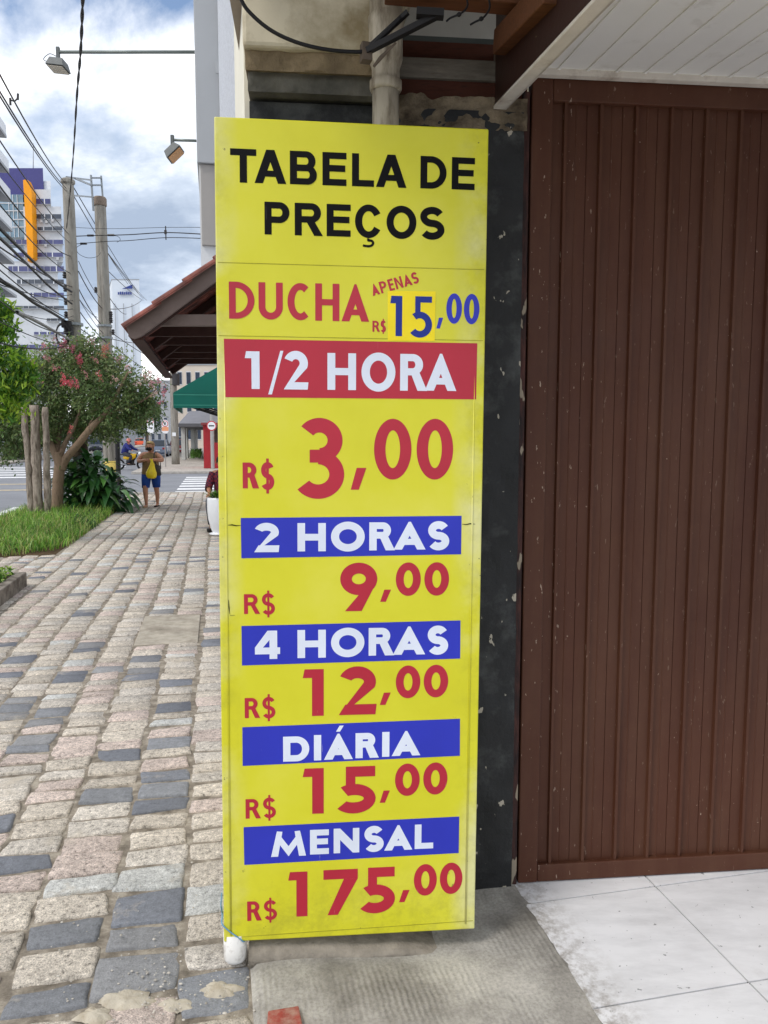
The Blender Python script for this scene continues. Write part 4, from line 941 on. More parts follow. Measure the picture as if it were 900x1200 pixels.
def hand(J, E, wrist, palm_dir, side, curl, key):
    """five fingers of unequal length, bent, rooted in a palm"""
    w_ = Vector(J[wrist][0]); d = Vector(palm_dir).normalized(); sd = Vector(side).normalized(); cu = Vector(curl).normalized()
    J[key + 'p'] = (w_ + d * .06, .026); E.append((wrist, key + 'p'))
    for i, (off, ln) in enumerate(((-.03, .062), (-.011, .074), (.009, .070), (.028, .054))):
        a = w_ + d * .095 + sd * off; b = a + d * ln * .5 + cu * .012; c = b + d * ln * .3 + cu * ln * .45
        J[f'{key}{i}a'] = (a, .0095); J[f'{key}{i}b'] = (b, .0085); J[f'{key}{i}c'] = (c, .007)
        E += [(key + 'p', f'{key}{i}a'), (f'{key}{i}a', f'{key}{i}b'), (f'{key}{i}b', f'{key}{i}c')]
    a = w_ + d * .045 - sd * .04 + cu * .008; b = a + d * .035 - sd * .012 + cu * .015
    J[key + 'ta'] = (a, .011); J[key + 'tb'] = (b, .009); E += [(key + 'p', key + 'ta'), (key + 'ta', key + 'tb')]
def face(parent, c, fwd, r, skin):
    """nose, eyes, brows and ears on a head of radius r whose centre is c (coordinates of the thing)"""
    b = BASE[parent.name]; fwd = Vector(fwd).normalized(); sd = fwd.cross(UP).normalized(); c = Vector(c) + b
    m = MB(); m.lathe_scaled(c + fwd * r * .98 - UP * r * .12, .011, .016, .02, 8, 6); m.build('nose', skin, parent, smooth=True)
    for k_ in (-1, 1):
        m = MB(); m.lathe_scaled(c + fwd * r * .86 + sd * k_ * r * .36 + UP * r * .10, .011, .011, .007, 8, 6); m.build('eye', M('eye_dark', (60, 48, 44), .1, 5, .3), parent, smooth=True)
        m = MB(); m.lathe_scaled(c + sd * k_ * r * .98 - UP * r * .05, .012, .02, .03, 8, 6); m.build('ear', skin, parent, smooth=True)
# the woman walking towards us
wo = G(178, 594); wm_ = thing('person', 'woman in olive sleeveless top, blue knee shorts and black mask walking this way', 'person', wo)
J = {}; E = []
J['pelvis'] = ((0, 0, .80), .145); J['waist'] = ((0, 0, .95), .150); J['chest'] = ((0, .01, 1.12), .150); J['collar'] = ((0, .01, 1.245), .085); J['neck'] = ((0, -.01, 1.30), .052)
J['jaw'] = ((0, -.035, 1.355), .072); J['head'] = ((0, -.035, 1.43), .092); J['crown'] = ((0, -.025, 1.495), .062)
E += [('pelvis', 'waist'), ('waist', 'chest'), ('chest', 'collar'), ('collar', 'neck'), ('neck', 'jaw'), ('jaw', 'head'), ('head', 'crown')]
for k_, sx, fwd in (('l', -1, -.17), ('r', 1, .14)):
    J['hip' + k_] = ((sx * .105, 0, .74), .112); J['knee' + k_] = ((sx * .10, fwd * .7 - .03, .42), .066); J['calf' + k_] = ((sx * .095, fwd * .9 + .02, .28), .057); J['ank' + k_] = ((sx * .085, fwd + .03, .085), .036); J['heel' + k_] = ((sx * .085, fwd + .04, .035), .034); J['toe' + k_] = ((sx * .10, fwd - .13, .028), .03)
    E += [('pelvis', 'hip' + k_), ('hip' + k_, 'knee' + k_), ('knee' + k_, 'calf' + k_), ('calf' + k_, 'ank' + k_), ('ank' + k_, 'heel' + k_), ('heel' + k_, 'toe' + k_)]
J['shl'] = ((-.185, .01, 1.235), .075); J['ell'] = ((-.275, -.07, 1.07), .056); J['wrl'] = ((-.02, -.285, 1.12), .035)
J['shr'] = ((.185, .01, 1.215), .075); J['elr'] = ((.325, -.10, 1.10), .056); J['wrr'] = ((.15, -.29, 1.13), .035)
E += [('collar', 'shl'), ('shl', 'ell'), ('ell', 'wrl'), ('collar', 'shr'), ('shr', 'elr'), ('elr', 'wrr')]
hand(J, E, 'wrl', (1, -.25, .05), (0, -.2, 1), (0, .9, -.3), 'hl'); hand(J, E, 'wrr', (-.9, -.25, -.2), (0, -.2, 1), (0, .9, -.3), 'hr')
skin_body('body', J, E, wm_, SKIN, 'pelvis')
m = MB(); C_ = lambda z, rx, ry, y=0.0: ell(wo + Vector((0, y, z)), rx, ry, 18)
m.loft([C_(.775, .212, .19), C_(.82, .210, .19), C_(.92, .196, .182), C_(1.03, .190, .182), C_(1.12, .196, .175), C_(1.19, .190, .150), C_(1.235, .155, .115), C_(1.275, .095, .085)], False); m.build('top', M('olive_top', (142, 116, 82), .12, 6, .9, .2, .3, 20, .01), wm_, smooth=True)
m = MB()
m.loft([C_(.70, .19, .165), C_(.80, .205, .18)], True)
for sx, fwd in ((-1, -.17), (1, .14)):
    m.loft([ell(wo + Vector((sx * .105, 0, .78)), .108, .15, 14), ell(wo + Vector((sx * .105, fwd * .2, .66)), .108, .125, 14), ell(wo + Vector((sx * .102, fwd * .55, .46)), .088, .092, 14)], True)
m.build('shorts', M('blue_shorts', (44, 78, 158), .15, 6, .85, .2, .3, 24, .01), wm_, smooth=True)
hc = Vector((0, -.035, 1.43))
face(wm_, hc, (0, -1, 0), .098, SKIN)
m = MB(); m.lathe_scaled(wo + hc + Vector((0, -.045, -.060)), .072, .062, .044, 14, 8); m.build('face_mask', M('black_mask', (30, 28, 30), .1, 9, .8), wm_, smooth=True)
m = MB(); m.lathe_scaled(wo + hc + Vector((0, .066, .034)), .102, .088, .098, 16, 10); m.lathe_scaled(wo + hc + Vector((0, .105, -.07)), .07, .05, .10, 10, 8); m.build('hair', M('light_brown_hair', (150, 116, 84), .3, 14, .7, .3, stretch=(20, 20, 3)), wm_, smooth=True)
m = MB(); m.lathe_scaled(wo + hc + Vector((0, .01, .088)), .075, .075, .032, 14, 6); m.build('hair_band', M('straw_headband', (206, 182, 132), .12, 12, .8), wm_, smooth=True)
for sx, fwd in ((-1, -.17), (1, .14)):
    m = MB(); m.loft([[wo + Vector((sx * .09 + a * (.048 if b < 0 else .038), fwd + b, z)) for a, b in ((-1, -.14), (-.6, -.19), (.6, -.19), (1, -.14), (.9, .07), (-.9, .07))] for z in (.004, .03)]); m.build('sandal', M('dark_sandal', (58, 48, 44), .2, 9, .7) if sx > 0 else M('tan_sandal', (190, 160, 132), .2, 9, .7), wm_)
bg_o = wo + Vector((.13, -.37, 1.13)); m = MB(); B_ = lambda z, rx, ry, dx=0: ell(bg_o + Vector((dx, 0, z * .88)), rx * .86, ry, 14)
m.loft([B_(-.50, .05, .04, .01), B_(-.485, .115, .07, .0), B_(-.42, .150, .09, -.01), B_(-.33, .145, .09, -.01), B_(-.22, .105, .07, 0), B_(-.12, .06, .045, .012), B_(-.04, .028, .022, .01), B_(.02, .04, .03, .0)])
for v_ in m.v: v_ += Vector((noise.noise(v_ * 9), noise.noise(v_ * 9 + Vector((5, 0, 0))), noise.noise(v_ * 9 + Vector((0, 7, 0))))) * .016
tag(m.build('plastic_bag', M('yellow_plastic', (252, 216, 40), .14, 9, .35, .45), smooth=True, loc=bg_o), 'bulging yellow plastic carrier bag hanging from the hands of the walking woman', 'bag')
hb_o = wo + Vector((.235, -.22, .90)); m = MB(); m.loft([ell(hb_o + Vector((.01, 0, -.15)), .05, .04, 12), ell(hb_o + Vector((0, 0, -.13)), .075, .06, 12), ell(hb_o + Vector((-.01, 0, 0)), .075, .06, 12), ell(hb_o + Vector((-.02, 0, .10)), .05, .03, 12)])
hb = thing('handbag', 'dark grey handbag on a strap at the side of the walking woman', 'bag', hb_o)
m.build('bag_body', M('dark_leather', (66, 62, 62), .15, 12, .5), hb, smooth=True)
m = MB(); m.tube(smoothpath([hb_o + Vector((-.02, 0, .09)), wo + Vector((.17, -.19, 1.05)), wo + Vector((.13, -.15, 1.24)), wo + Vector((.14, .02, 1.30)), wo + Vector((.16, .16, 1.18)), hb_o + Vector((.02, .16, .02)), hb_o + Vector((.03, .04, .08))], 5), .012, 6); m.build('strap', MATS['dark_leather'], hb, smooth=True)

# person sitting by the pot, mostly behind the board
so_ = PY(262, 600, 13.9); so_.z = 0; sp = thing('person', 'person in dark red checked shirt sitting by the facade beside the white pot', 'person', so_)
J = {}; E = []
J['pelvis'] = ((0, 0, .56), .13); J['waist'] = ((0, .01, .70), .125); J['chest'] = ((-.01, -.02, .90), .13); J['collar'] = ((-.01, -.03, 1.02), .07); J['neck'] = ((-.01, -.04, 1.08), .05)
J['jaw'] = ((-.01, -.075, 1.13), .07); J['head'] = ((-.01, -.07, 1.21), .088); J['crown'] = ((-.01, -.05, 1.275), .06)
E += [('pelvis', 'waist'), ('waist', 'chest'), ('chest', 'collar'), ('collar', 'neck'), ('neck', 'jaw'), ('jaw', 'head'), ('head', 'crown')]
for k_, sx in (('l', -1), ('r', 1)):
    J['hip' + k_] = ((sx * .10, -.06, .54), .095); J['knee' + k_] = ((sx * .14, -.46, .52), .066); J['ank' + k_] = ((sx * .13, -.42, .085), .04); J['heel' + k_] = ((sx * .13, -.40, .04), .036); J['toe' + k_] = ((sx * .14, -.57, .032), .032)
    E += [('pelvis', 'hip' + k_), ('hip' + k_, 'knee' + k_), ('knee' + k_, 'ank' + k_), ('ank' + k_, 'heel' + k_), ('heel' + k_, 'toe' + k_)]
    J['sh' + k_] = ((sx * .175 - .01, -.02, .99), .065); J['el' + k_] = ((sx * .235, -.12, .74), .05); J['wr' + k_] = ((sx * .17, -.34, .64), .034)
    E += [('collar', 'sh' + k_), ('sh' + k_, 'el' + k_), ('el' + k_, 'wr' + k_)]; hand(J, E, 'wr' + k_, (-sx * .1, -1, -.12), (1, 0, 0), (0, -.2, -1), 'h' + k_)
skin_body('body', J, E, sp, SKIN2, 'pelvis')
s_ = Sh('checked_cloth', .9, .2); ck = s_.t.nodes.new('ShaderNodeTexChecker'); ck.inputs['Scale'].default_value = 26; ck.inputs[1].default_value = (*lin((118, 44, 54)), 1); ck.inputs[2].default_value = (*lin((60, 38, 54)), 1); s_.link(s_.tc.outputs['Object'], ck.inputs[0]); s_.color(ck.outputs[0]); CHECK = s_.m
m = MB(); C_ = lambda z, rx, ry, y=0.0: ell(so_ + Vector((0, y, z)), rx, ry, 16)
m.loft([C_(.50, .175, .15), C_(.62, .165, .15, .01), C_(.78, .165, .148), C_(.92, .175, .14, -.02), C_(1.0, .16, .11, -.03), C_(1.055, .075, .07, -.03)], False)
for sx in (-1, 1): m.tube([so_ + Vector((sx * .165, -.02, 1.0)), so_ + Vector((sx * .205, -.06, .88)), so_ + Vector((sx * .237, -.118, .745)), so_ + Vector((sx * .222, -.18, .715))], [.076, .073, .066, .066], 12, False)
m.build('shirt', CHECK, sp, smooth=True)
m = MB(); m.loft([C_(.46, .16, .14), C_(.60, .168, .145)], True)
for sx in (-1, 1): m.tube([so_ + Vector((sx * .10, .0, .54)), so_ + Vector((sx * .14, -.45, .525)), so_ + Vector((sx * .14, -.475, .45)), so_ + Vector((sx * .13, -.42, .12))], [.108, .080, .074, .062], 12)
m.build('trousers', M('dark_trousers', (54, 56, 66), .15, 8, .9), sp, smooth=True)
m = MB(); m.lathe_scaled(so_ + Vector((-.01, -.045, 1.235)), .096, .10, .088, 14, 8); m.build('hair', M('dark_hair', (44, 34, 30), .2, 14, .6), sp, smooth=True); face(sp, (-.01, -.07, 1.20), (0, -1, 0), .095, SKIN2)
for sx in (-1, 1):
    m = MB(); m.loft([[so_ + Vector((sx * .135 + a * .045, b, z)) for a, b in ((-1, -.58), (-.5, -.64), (.5, -.64), (1, -.58), (.9, -.36), (-.9, -.36))] for z in (.003, .06)]); m.build('shoe', M('black_shoe', (36, 34, 34), .2, 9, .5), sp, bevel=.01)
stl = thing('stool', 'plain wooden stool under the person in the checked shirt', 'stool', so_); WD = M('stool_wood', (128, 92, 62), .2, 6, .6, stretch=(3, 20, 3))
m = MB(); m.box(so_ + Vector((0, .02, .415)), .36, .34, .035); m.build('seat', WD, stl, bevel=.006)
for a, b in ((-1, -1), (1, -1), (1, 1), (-1, 1)):
    m = MB(); m.beam(so_ + Vector((a * .15, .02 + b * .14, .0)), so_ + Vector((a * .13, .02 + b * .12, .398)), .03, .03, Vector((0, 1, 0))); m.build('leg', WD, stl)

# ================================================================= PLANTING BED, TREE, STAKES, SHRUB
b_ = MB(); nx, ny = 14, 40; pts = []
def bed_h(s, t):
    e = min((s - BED[0]) / .5, (BED[1] - s) / .5, (t - BED[2]) / .4, (BED[3] - t) / .4); return .05 * max(0, min(1, e)) - .008
for i in range(nx + 1):
    for j in range(ny + 1):
        t_ = BED[2] + (BED[3] - BED[2]) * i / nx; s2 = BED[0] + (BED[1] - BED[0]) * j / ny
        pts.append(S(s2, t_, bed_h(s2, t_) + .012 * noise.noise(Vector((s2 * 3, t_ * 3, 0)))))
b_.add(pts, [(i * (ny + 1) + j, (i + 1) * (ny + 1) + j, (i + 1) * (ny + 1) + j + 1, i * (ny + 1) + j + 1) for i in range(nx) for j in range(ny)])
b_.build('soil', M('bed_soil', (92, 76, 58), .35, 12, .95, .1, .8, 30, .02), kind='structure', smooth=True)
g_ = MB(); rg = random.Random(21)
gs1 = st(G(60, 598))[0]
cnt = 0
while cnt < 11000:
    s2 = rg.uniform(BED[0] - .06, gs1 + .6); t_ = rg.uniform(BED[2] + .06, BED[3] + .04)
    # rounded corner towards the camera and thinning towards the shrub
    cs, ct_ = (s2 - BED[0]) / .9, (BED[3] - t_) / .9
    if cs < 1 and ct_ < 1 and (1 - cs) ** 2 + (1 - ct_) ** 2 > 1: continue
    if s2 > gs1 - .3 and rg.random() < .6: continue
    cnt += 1
    tuft = noise.noise(Vector((s2 * 4, t_ * 4, 5)))
    p = S(s2, t_, bed_h(s2, t_) - .005); a = rg.uniform(0, 6.283); d = Vector((math.cos(a), math.sin(a), 0)); L = rg.uniform(.14, .33) * (1 + .4 * tuft); lean = rg.uniform(.4, 1.6)
    sd = Vector((-d.y, d.x, 0)) * rg.uniform(.004, .008); g_.cc = vary(rg.choice(((126, 178, 58), (100, 152, 50), (150, 194, 84), (78, 122, 50), (184, 206, 122), (168, 164, 104))), rg, .2)
    pts = []
    for k_ in range(4):
        f_ = k_ / 3; c = p + UP * (L * (f_ - .42 * lean * f_ * f_)) + d * (L * lean * .62 * f_ * f_); wd = (1 - f_ ** 2) + .08; pts += [c - sd * wd, c + sd * wd]
    g_.add(pts, [(0, 1, 3, 2), (2, 3, 5, 4), (4, 5, 7, 6)])
g_.build('grass', GRASSM, colors=True, kind='stuff', smooth=True)

BARK = M('smooth_tan_bark', (150, 128, 108), .2, 6, .85, .2, .5, 22, .01, stretch=(3, 3, 1), dirt=(112, 96, 80), dirt_at=.56, dirt_scale=6)
tb = G(67, 603); tree = thing('crape_myrtle_tree', 'crape myrtle tree with pale forked trunk and pink blossom beside the tall stakes', 'tree', tb)
Yt = tb.y
m = MB()
T = lambda x, y, dy=0.0: PY(x, y, Yt + dy)
def limb(mb, pts, r0, r1, n=10):
    pa = smoothpath(pts, 5); k_ = len(pa) - 1
    mb.tube(pa, [(r0 + (r1 - r0) * i / k_) * (1 + .10 * noise.noise(Vector((i * .7, r0 * 90, 2)))) for i in range(k_ + 1)], n)
limb(m, [T(66, 608), T(67, 592), T(68, 565), T(70, 545), T(68, 530)], .122, .105, 14)
limb(m, [T(71, 550), T(77, 538), T(92, 520, -.1), T(108, 500, -.2), T(122, 486, -.2), T(130, 474, -.25), T(142, 452, -.3), T(150, 436, -.3)], .105, .014)
limb(m, [T(68, 540), T(62, 526), T(56, 512, .2), T(44, 490, .3), T(30, 460, .4), T(22, 430, .5)], .085, .025)
limb(m, [T(70, 537), T(76, 520, .1), T(86, 502, .15), T(95, 478, .2), T(100, 450, .3), T(106, 420, .3)], .065, .010)
limb(m, [T(100, 508, -.15), T(112, 484, .1), T(116, 455, .2), T(120, 430, .2), T(122, 418, .2)], .045, .007)
limb(m, [T(122, 486, -.2), T(148, 478, -.1), T(170, 468, 0), T(184, 455, 0)], .04, .012)
limb(m, [T(66, 532), T(70, 505, .5), T(74, 470, .8), T(70, 430, 1.0), T(72, 405, 1)], .06, .015)
trunk = m.build('trunk', BARK, tree, smooth=True)
lobes = [((40, 470), (44, 52), 0.0), ((85, 445), (50, 52), .3), ((130, 455), (48, 50), 0), ((166, 462), (31, 36), .1), ((10, 500), (42, 46), .4), ((60, 500), (48, 38), .7), ((112, 490), (44, 32), .5), ((150, 488), (32, 18), .2), ((105, 420), (34, 32), .2), ((60, 425), (30, 30), .4), ((-25, 480), (46, 60), .4)]
rl = random.Random(33); lf = MB(); twigs = MB(); sc_px = Yt / 900
tips = []
for (cx, cy), (rx, ry), dy in lobes:
    c = T(cx, cy, dy); nt_ = int(rx * ry / 21)
    for _ in range(nt_):
        u = rv(rl).normalized(); rr_ = rl.uniform(.45, 1.0) ** .6 * rl.uniform(.85, 1.12)
        e = c + Vector((u.x * rx * sc_px * rr_, u.y * rx * sc_px * .9 * rr_, u.z * ry * sc_px * rr_)); tips.append((e, u))
        a = e - u * .32 - UP * .12; twigs.tube([a, (a + e) / 2 + rv(rl) * .02, e], [.006, .004, .002], 4, False)
        inner = rr_ < .7
        tint = rl.choice(((108, 132, 80), (90, 114, 68), (130, 150, 96), (118, 138, 92), (150, 164, 112)))
        for k_ in range(46):
            f_ = rl.random(); p = a.lerp(e, f_) + rv(rl) * (.07 + .03 * f_); d = (u * .7 + rv(rl) * .8 + UP * .15).normalized()
            lf.cc = vary(tint, rl, .28); leaf(lf, p, d, rv(rl).normalized(), rl.uniform(.05, .10), rl.uniform(.028, .046), .25)
lf.build('crown', LEAF, tree, colors=True); twigs.build('twigs', BARK, tree)
def blossom(px, py, dy, n, c, spread=.06):
    m = MB(); o = T(px, py, dy)
    for i in range(n):
        p = o + rv(rl) * spread * .55 + UP * rl.uniform(-.05, .07)
        for j in range(5):
            m.cc = vary(c, rl, .2); leaf(m, p + rv(rl) * .014, rv(rl), rv(rl).normalized(), rl.uniform(.022, .038), .026, .1)
    m.build('blossom', PETAL, tree, colors=True)
for px, py, dy, n, c in ((74, 446, -.95, 26, (224, 112, 124)), (82, 449, -.95, 20, (222, 118, 130)), (89, 450, -.9, 14, (224, 124, 134)), (76, 404, -.2, 24, (206, 130, 150)), (84, 409, -.2, 22, (206, 130, 150)), (71, 410, -.1, 16, (200, 134, 150)), (94, 425, -.5, 18, (206, 104, 120)), (93, 418, -.5, 14, (206, 110, 124)), (52, 408, -.2, 14, (206, 142, 152)), (55, 422, -.3, 10, (200, 140, 150)), (124, 408, -.4, 18, (206, 132, 118)), (122, 416, -.4, 14, (204, 140, 120)), (117, 440, -.9, 8, (212, 120, 120)), (84, 503, -1.1, 7, (214, 120, 118)), (170, 442, -.4, 14, (224, 186, 182)), (178, 450, -.3, 16, (224, 176, 178)), (186, 446, -.2, 12, (226, 166, 174)), (192, 462, -.2, 12, (220, 140, 156)), (182, 460, -.3, 12, (230, 200, 190)), (176, 438, 0, 10, (226, 190, 186)), (190, 452, 0, 10, (222, 164, 172)), (162, 448, -.5, 8, (230, 200, 192)), (66, 432, -.7, 6, (206, 128, 140)), (38, 428, -.6, 8, (196, 140, 150)), (188, 470, -.2, 8, (216, 130, 150)), (20, 440, -.6, 6, (200, 140, 150)), (108, 402, -.2, 9, (214, 160, 168)), (140, 420, -.3, 10, (220, 170, 174)), (150, 430, -.5, 9, (224, 184, 182)), (64, 398, 0, 9, (206, 150, 160)), (100, 440, -.9, 7, (214, 150, 156)), (44, 446, -.8, 7, (206, 140, 150)), (134, 446, -.7, 8, (226, 186, 184)), (112, 420, -.5, 8, (214, 150, 154))):
    blossom(px, py, dy, n, c)

# bushy tree with bright young leaves at the left edge
bt = G(-58, 640); bt.z = .03; bush = thing('leafy_street_tree', 'bushy tree with bright yellow-green young leaves at the left edge', 'tree', bt)
m = MB(); limb(m, [bt - UP * .05, bt + Vector((.05, 0, .9)), bt + Vector((.02, .05, 1.7)), bt + Vector((.2, 0, 2.6)), bt + Vector((.3, 0, 3.2))], .10, .02); limb(m, [bt + Vector((.03, 0, 1.3)), bt + Vector((.3, -.1, 1.9)), bt + Vector((.65, -.1, 2.4))], .06, .015); limb(m, [bt + Vector((.03, 0, 1.4)), bt + Vector((-.3, .1, 2.0)), bt + Vector((-.5, .1, 2.8))], .06, .015); m.build('trunk', BARK, bush, smooth=True)
lf = MB()
for (cx, cy), (rx, ry), n in (((-5, 375), (22, 36), 52), ((14, 440), (26, 40), 75), ((-32, 420), (50, 80), 150), ((-60, 470), (50, 50), 70), ((4, 478), (22, 20), 26), ((30, 452), (12, 14), 20)):
    c = PY(cx, cy, bt.y)
    for _ in range(n):
        u = rv(rl).normalized(); e = c + Vector((u.x * rx, u.y * rx, u.z * ry)) * (bt.y / 900) * rl.uniform(.5, 1.05)
        tint = rl.choice(((146, 184, 56), (104, 150, 50), (78, 122, 46), (74, 116, 46), (170, 200, 74)))
        for k_ in range(15):
            p = e + rv(rl) * .06; lf.cc = vary(tint, rl, .25); leaf(lf, p, (UP * .8 + rv(rl) * .6).normalized(), rv(rl).normalized(), rl.uniform(.08, .15), rl.uniform(.03, .05), .1, 2)
lf.build('crown', LEAF, bush, colors=True)

# three rough log stakes
LOG = M('rough_grey_log', (160, 148, 136), .3, 4, .95, .1, 1.0, 16, .02, stretch=(6, 6, 1.2), dirt=(92, 80, 70), dirt_at=.55, dirt_scale=3)
for (tx, ty, bx, by, rpx, lab) in ((27.5, 476, 38, 600, 3.9, 'thin leaning log stake, left of the three beside the trunk'), (40, 475, 45.5, 606, 5.4, 'thickest log stake, middle of the three beside the trunk'), (53, 477, 56, 600, 3.8, 'upright log stake nearest the pale tree trunk')):
    Yl = 15.3 + (.25 if rpx < 6 else 0); a = PY(bx, by, Yl); a.z = -.05; bb = PY(tx, ty, Yl); m = MB(); n_ = 18; pa = [a.lerp(bb, i / n_) + Vector((noise.noise(Vector((i * .35, tx, 0))), noise.noise(Vector((i * .35, tx, 9))), 0)) * .02 for i in range(n_ + 1)]
    m.tube(pa, [rpx * Yl / 900 * (1.08 - .16 * i / n_) * (1 + .10 * noise.noise(Vector((i * .8, tx, 4)))) for i in range(n_ + 1)], 14)
    for v_ in m.v: v_ += Vector((noise.noise(v_ * 7), noise.noise(v_ * 7 + Vector((3, 1, 0))), 0)) * .018
    tag(m.build('log_stake', LOG, smooth=True, loc=a), lab, 'stake', 'log stakes round the tree')

# big-leaved shrub between the trunk and the pole
sb_o = G(110, 604); sb_o.y += .6; sb_o = Vector((G(108, 600).x, G(108, 600).y + .4, .02)); shr = thing('broadleaf_shrub', 'dark green shrub with large drooping glossy leaves behind the grass', 'shrub', sb_o)
s = Sh('glossy_leaf', .3, .5); at = s.attr('Col'); s.color(at.outputs['Color']); s.translucent(at.outputs['Color'], .15); GLEAF = s.m
m = MB(); stm = MB(); rs = random.Random(4); Ys = sb_o.y
for i in range(560):
    px = rs.gauss(106, 20); 
    if px < 72 or px > 150: continue
    top = (534 if px < 119 else 541) + abs(px - 106) * .35 + (8 if px > 120 else 0); py = rs.uniform(top, 600); p = PY(px, py, Ys + rs.uniform(-.75, .9))
    if p.z < .05: continue
    o = sb_o + Vector(((p.x - sb_o.x) * .4, (p.y - sb_o.y) * .4, 0)); d = (p - o); d.z *= .25; d = d.normalized() + rv(rs) * .45 + Vector((0, -.25, .1))
    m.cc = vary(rs.choice(((44, 84, 42), (38, 72, 40), (56, 102, 52), (48, 90, 44), (90, 136, 66))), rs, .25)
    leaf(m, p, d, UP, rs.uniform(.30, .56), rs.uniform(.12, .20), rs.uniform(.3, .9), 5)
    if i % 3 == 0: stm.tube([o, o.lerp(p, .5) + UP * .08, p], [.012, .009, .006], 5, False)
for i in range(26):   # long strap leaves arching out
    a = rs.uniform(0, 6.28); p = sb_o + Vector((rs.uniform(-.7, .5), rs.uniform(-.6, .3), .5 + rs.uniform(0, .5))); m.cc = vary((58, 104, 42), rs, .3); leaf(m, p, Vector((math.cos(a), math.sin(a), .9)), UP, rs.uniform(.6, .95), .06, .75, 7)
m.build('foliage', GLEAF, shr, colors=True, smooth=True); stm.build('stems', M('green_stem', (62, 84, 44), .2, 9, .6), shr)
# low leaves between shrub and paving
m = MB()
for i in range(500):
    px = rs.uniform(78, 112); p = G(px, rs.uniform(604, 622)); p.z = rs.uniform(.02, .16); m.cc = vary(rs.choice(((58, 92, 48), (48, 80, 42), (84, 118, 66))), rs, .25); leaf(m, p, rv(rs) + UP * .8, UP, rs.uniform(.10, .24), .02, .6, 3)
tag(m.build('low_plant', LEAF, colors=True, loc=G(96, 610)), 'low strappy dull green plant at the foot of the big-leaved shrub', 'plant')

# stone planter at the bottom left
pc_ = G(32, 686); pk = thing('stone_planter', 'low rough stone edged planter at the left of the pavement', 'planter', pc_)
ps, pt_ = st(pc_); h_ = .155; PST = M('planter_stone', (150, 142, 132), .25, 9, .95, .1, .9, 30, .012, dirt=(104, 96, 88), dirt_at=.52, dirt_scale=7)
m = MB(); m.obox(S(ps - 5, pt_ - .11, -.02), D * 5, NN * .11, UP * (h_ + .02)); m.build('long_kerb', PST, pk, bevel=.012)
m = MB(); m.obox(S(ps - .11, pt_ - 1.5, -.02), D * .11, NN * 1.388, UP * (h_ + .018)); m.build('end_kerb', PST, pk, bevel=.012)
m = MB(); m.obox(S(ps - 5, pt_ - 1.4, -.02), D * 4.888, NN * 1.288, UP * (h_ - .02)); m.build('soil', MATS['bed_soil'], pk)
m = MB()
for i in range(1500):
    p = S(ps - .13 - rs.uniform(0, 1) ** 1.3 * 3, pt_ - rs.uniform(.10, 1.0), h_ - .02 + rs.uniform(0, .10)); m.cc = vary(rs.choice(((128, 168, 58), (92, 138, 46), (70, 112, 40), (156, 186, 92))), rs, .2); leaf(m, p, rv(rs) * .8 + UP * .6, UP, rs.uniform(.05, .11), rs.uniform(.03, .05), .3, 2)
tag(m.build('ground_cover_plant', LEAF, colors=True, loc=S(ps - .5, pt_ - .5, h_)), 'bright green leafy plant filling the stone planter', 'plant')

# ================================================================= POLES AND WIRES
CPOLE = M('pole_concrete', (150, 146, 138), .15, 4, .9, .2, .4, 30, .006, stretch=(3, 3, .6), dirt=(116, 110, 102), dirt_at=.58, dirt_scale=3)
STEEL = M('galvanised_steel', (142, 148, 152), .12, 9, .5, .4, metallic=.3); INS = M('dark_insulator', (54, 52, 54), .2, 9, .4, .4)
def pole(label, base, top, r0, r1, ribs=False):
    p = thing('utility_pole', label, 'utility pole', base, 'concrete utility poles'); m = MB(); n_ = 16; rings = []
    for i in range(n_ + 1):
        f_ = i / n_; c = base.lerp(top, f_); r_ = r0 + (r1 - r0) * f_; k_ = 24 if ribs else 18
        rings.append([c + Vector((math.cos(6.2832 * j / k_), math.sin(6.2832 * j / k_), 0)) * (r_ * (1 - (.10 if ribs and j % 3 == 0 else 0))) for j in range(k_)])
    m.loft(rings); m.build('shaft', CPOLE, p, smooth=not ribs); return p
def hard(p, base, top, specs):
    """collars, crossarms and insulators at heights f of the pole"""
    for f_, kind in specs:
        c = base.lerp(top, f_); m = MB()
        if kind == 'collar': m.lathe(c - UP * .03, [(.2, 0), (.2, .06)], 14); m.build('collar', STEEL, p)
        else:
            sx = 1 if kind > 0 else -1; L = abs(kind); m.tube([c, c + Vector((sx * L, -.05, 0))], .02, 6); m.build('bracket', STEEL, p)
            m = MB(); q = c + Vector((sx * L, -.05, 0)); m.lathe(q, [(.03, -.09), (.05, -.07), (.03, -.04), (.055, -.02), (.03, .02), (.05, .04), (.02, .07)], 8); m.build('insulator', INS, p)
Y1 = 18.6; p1b = PY(97, 590, Y1); p1b.z = -.05; p1t = PY(79.5, 212, Y1)
P1 = pole('older concrete utility pole rising behind the crape myrtle, dark at its foot', p1b, p1t, .165, .125)
m = MB(); m.lathe(p1t - UP * .08, [(.135, 0), (.16, .03), (.16, .09), (.13, .12)], 16); m.build('cap', CPOLE, P1, smooth=False)
m = MB(); n_ = 12; rings = []
for i in range(n_ + 1):
    c = p1b.lerp(p1t, .28 * i / n_); rings.append([c + Vector((math.cos(6.2832 * j / 16), math.sin(6.2832 * j / 16), 0)) * (.178 + .02 * noise.noise(Vector((i, j, 0)))) for j in range(16)])
m.loft(rings); m.build('dark_wrap', M('dark_brown_wrap', (62, 54, 44), .35, 12, .95, .1, .9, 24, .02), P1, smooth=True)  # uneven dark brown sleeve round the lower part of the shaft
hard(P1, p1b, p1t, [(.57, 'collar'), (.48, 'collar'), (.72, -.16), (.68, -.16), (.64, -.16), (.60, -.17), (.52, .2), (.50, .2), (.55, -.2)])
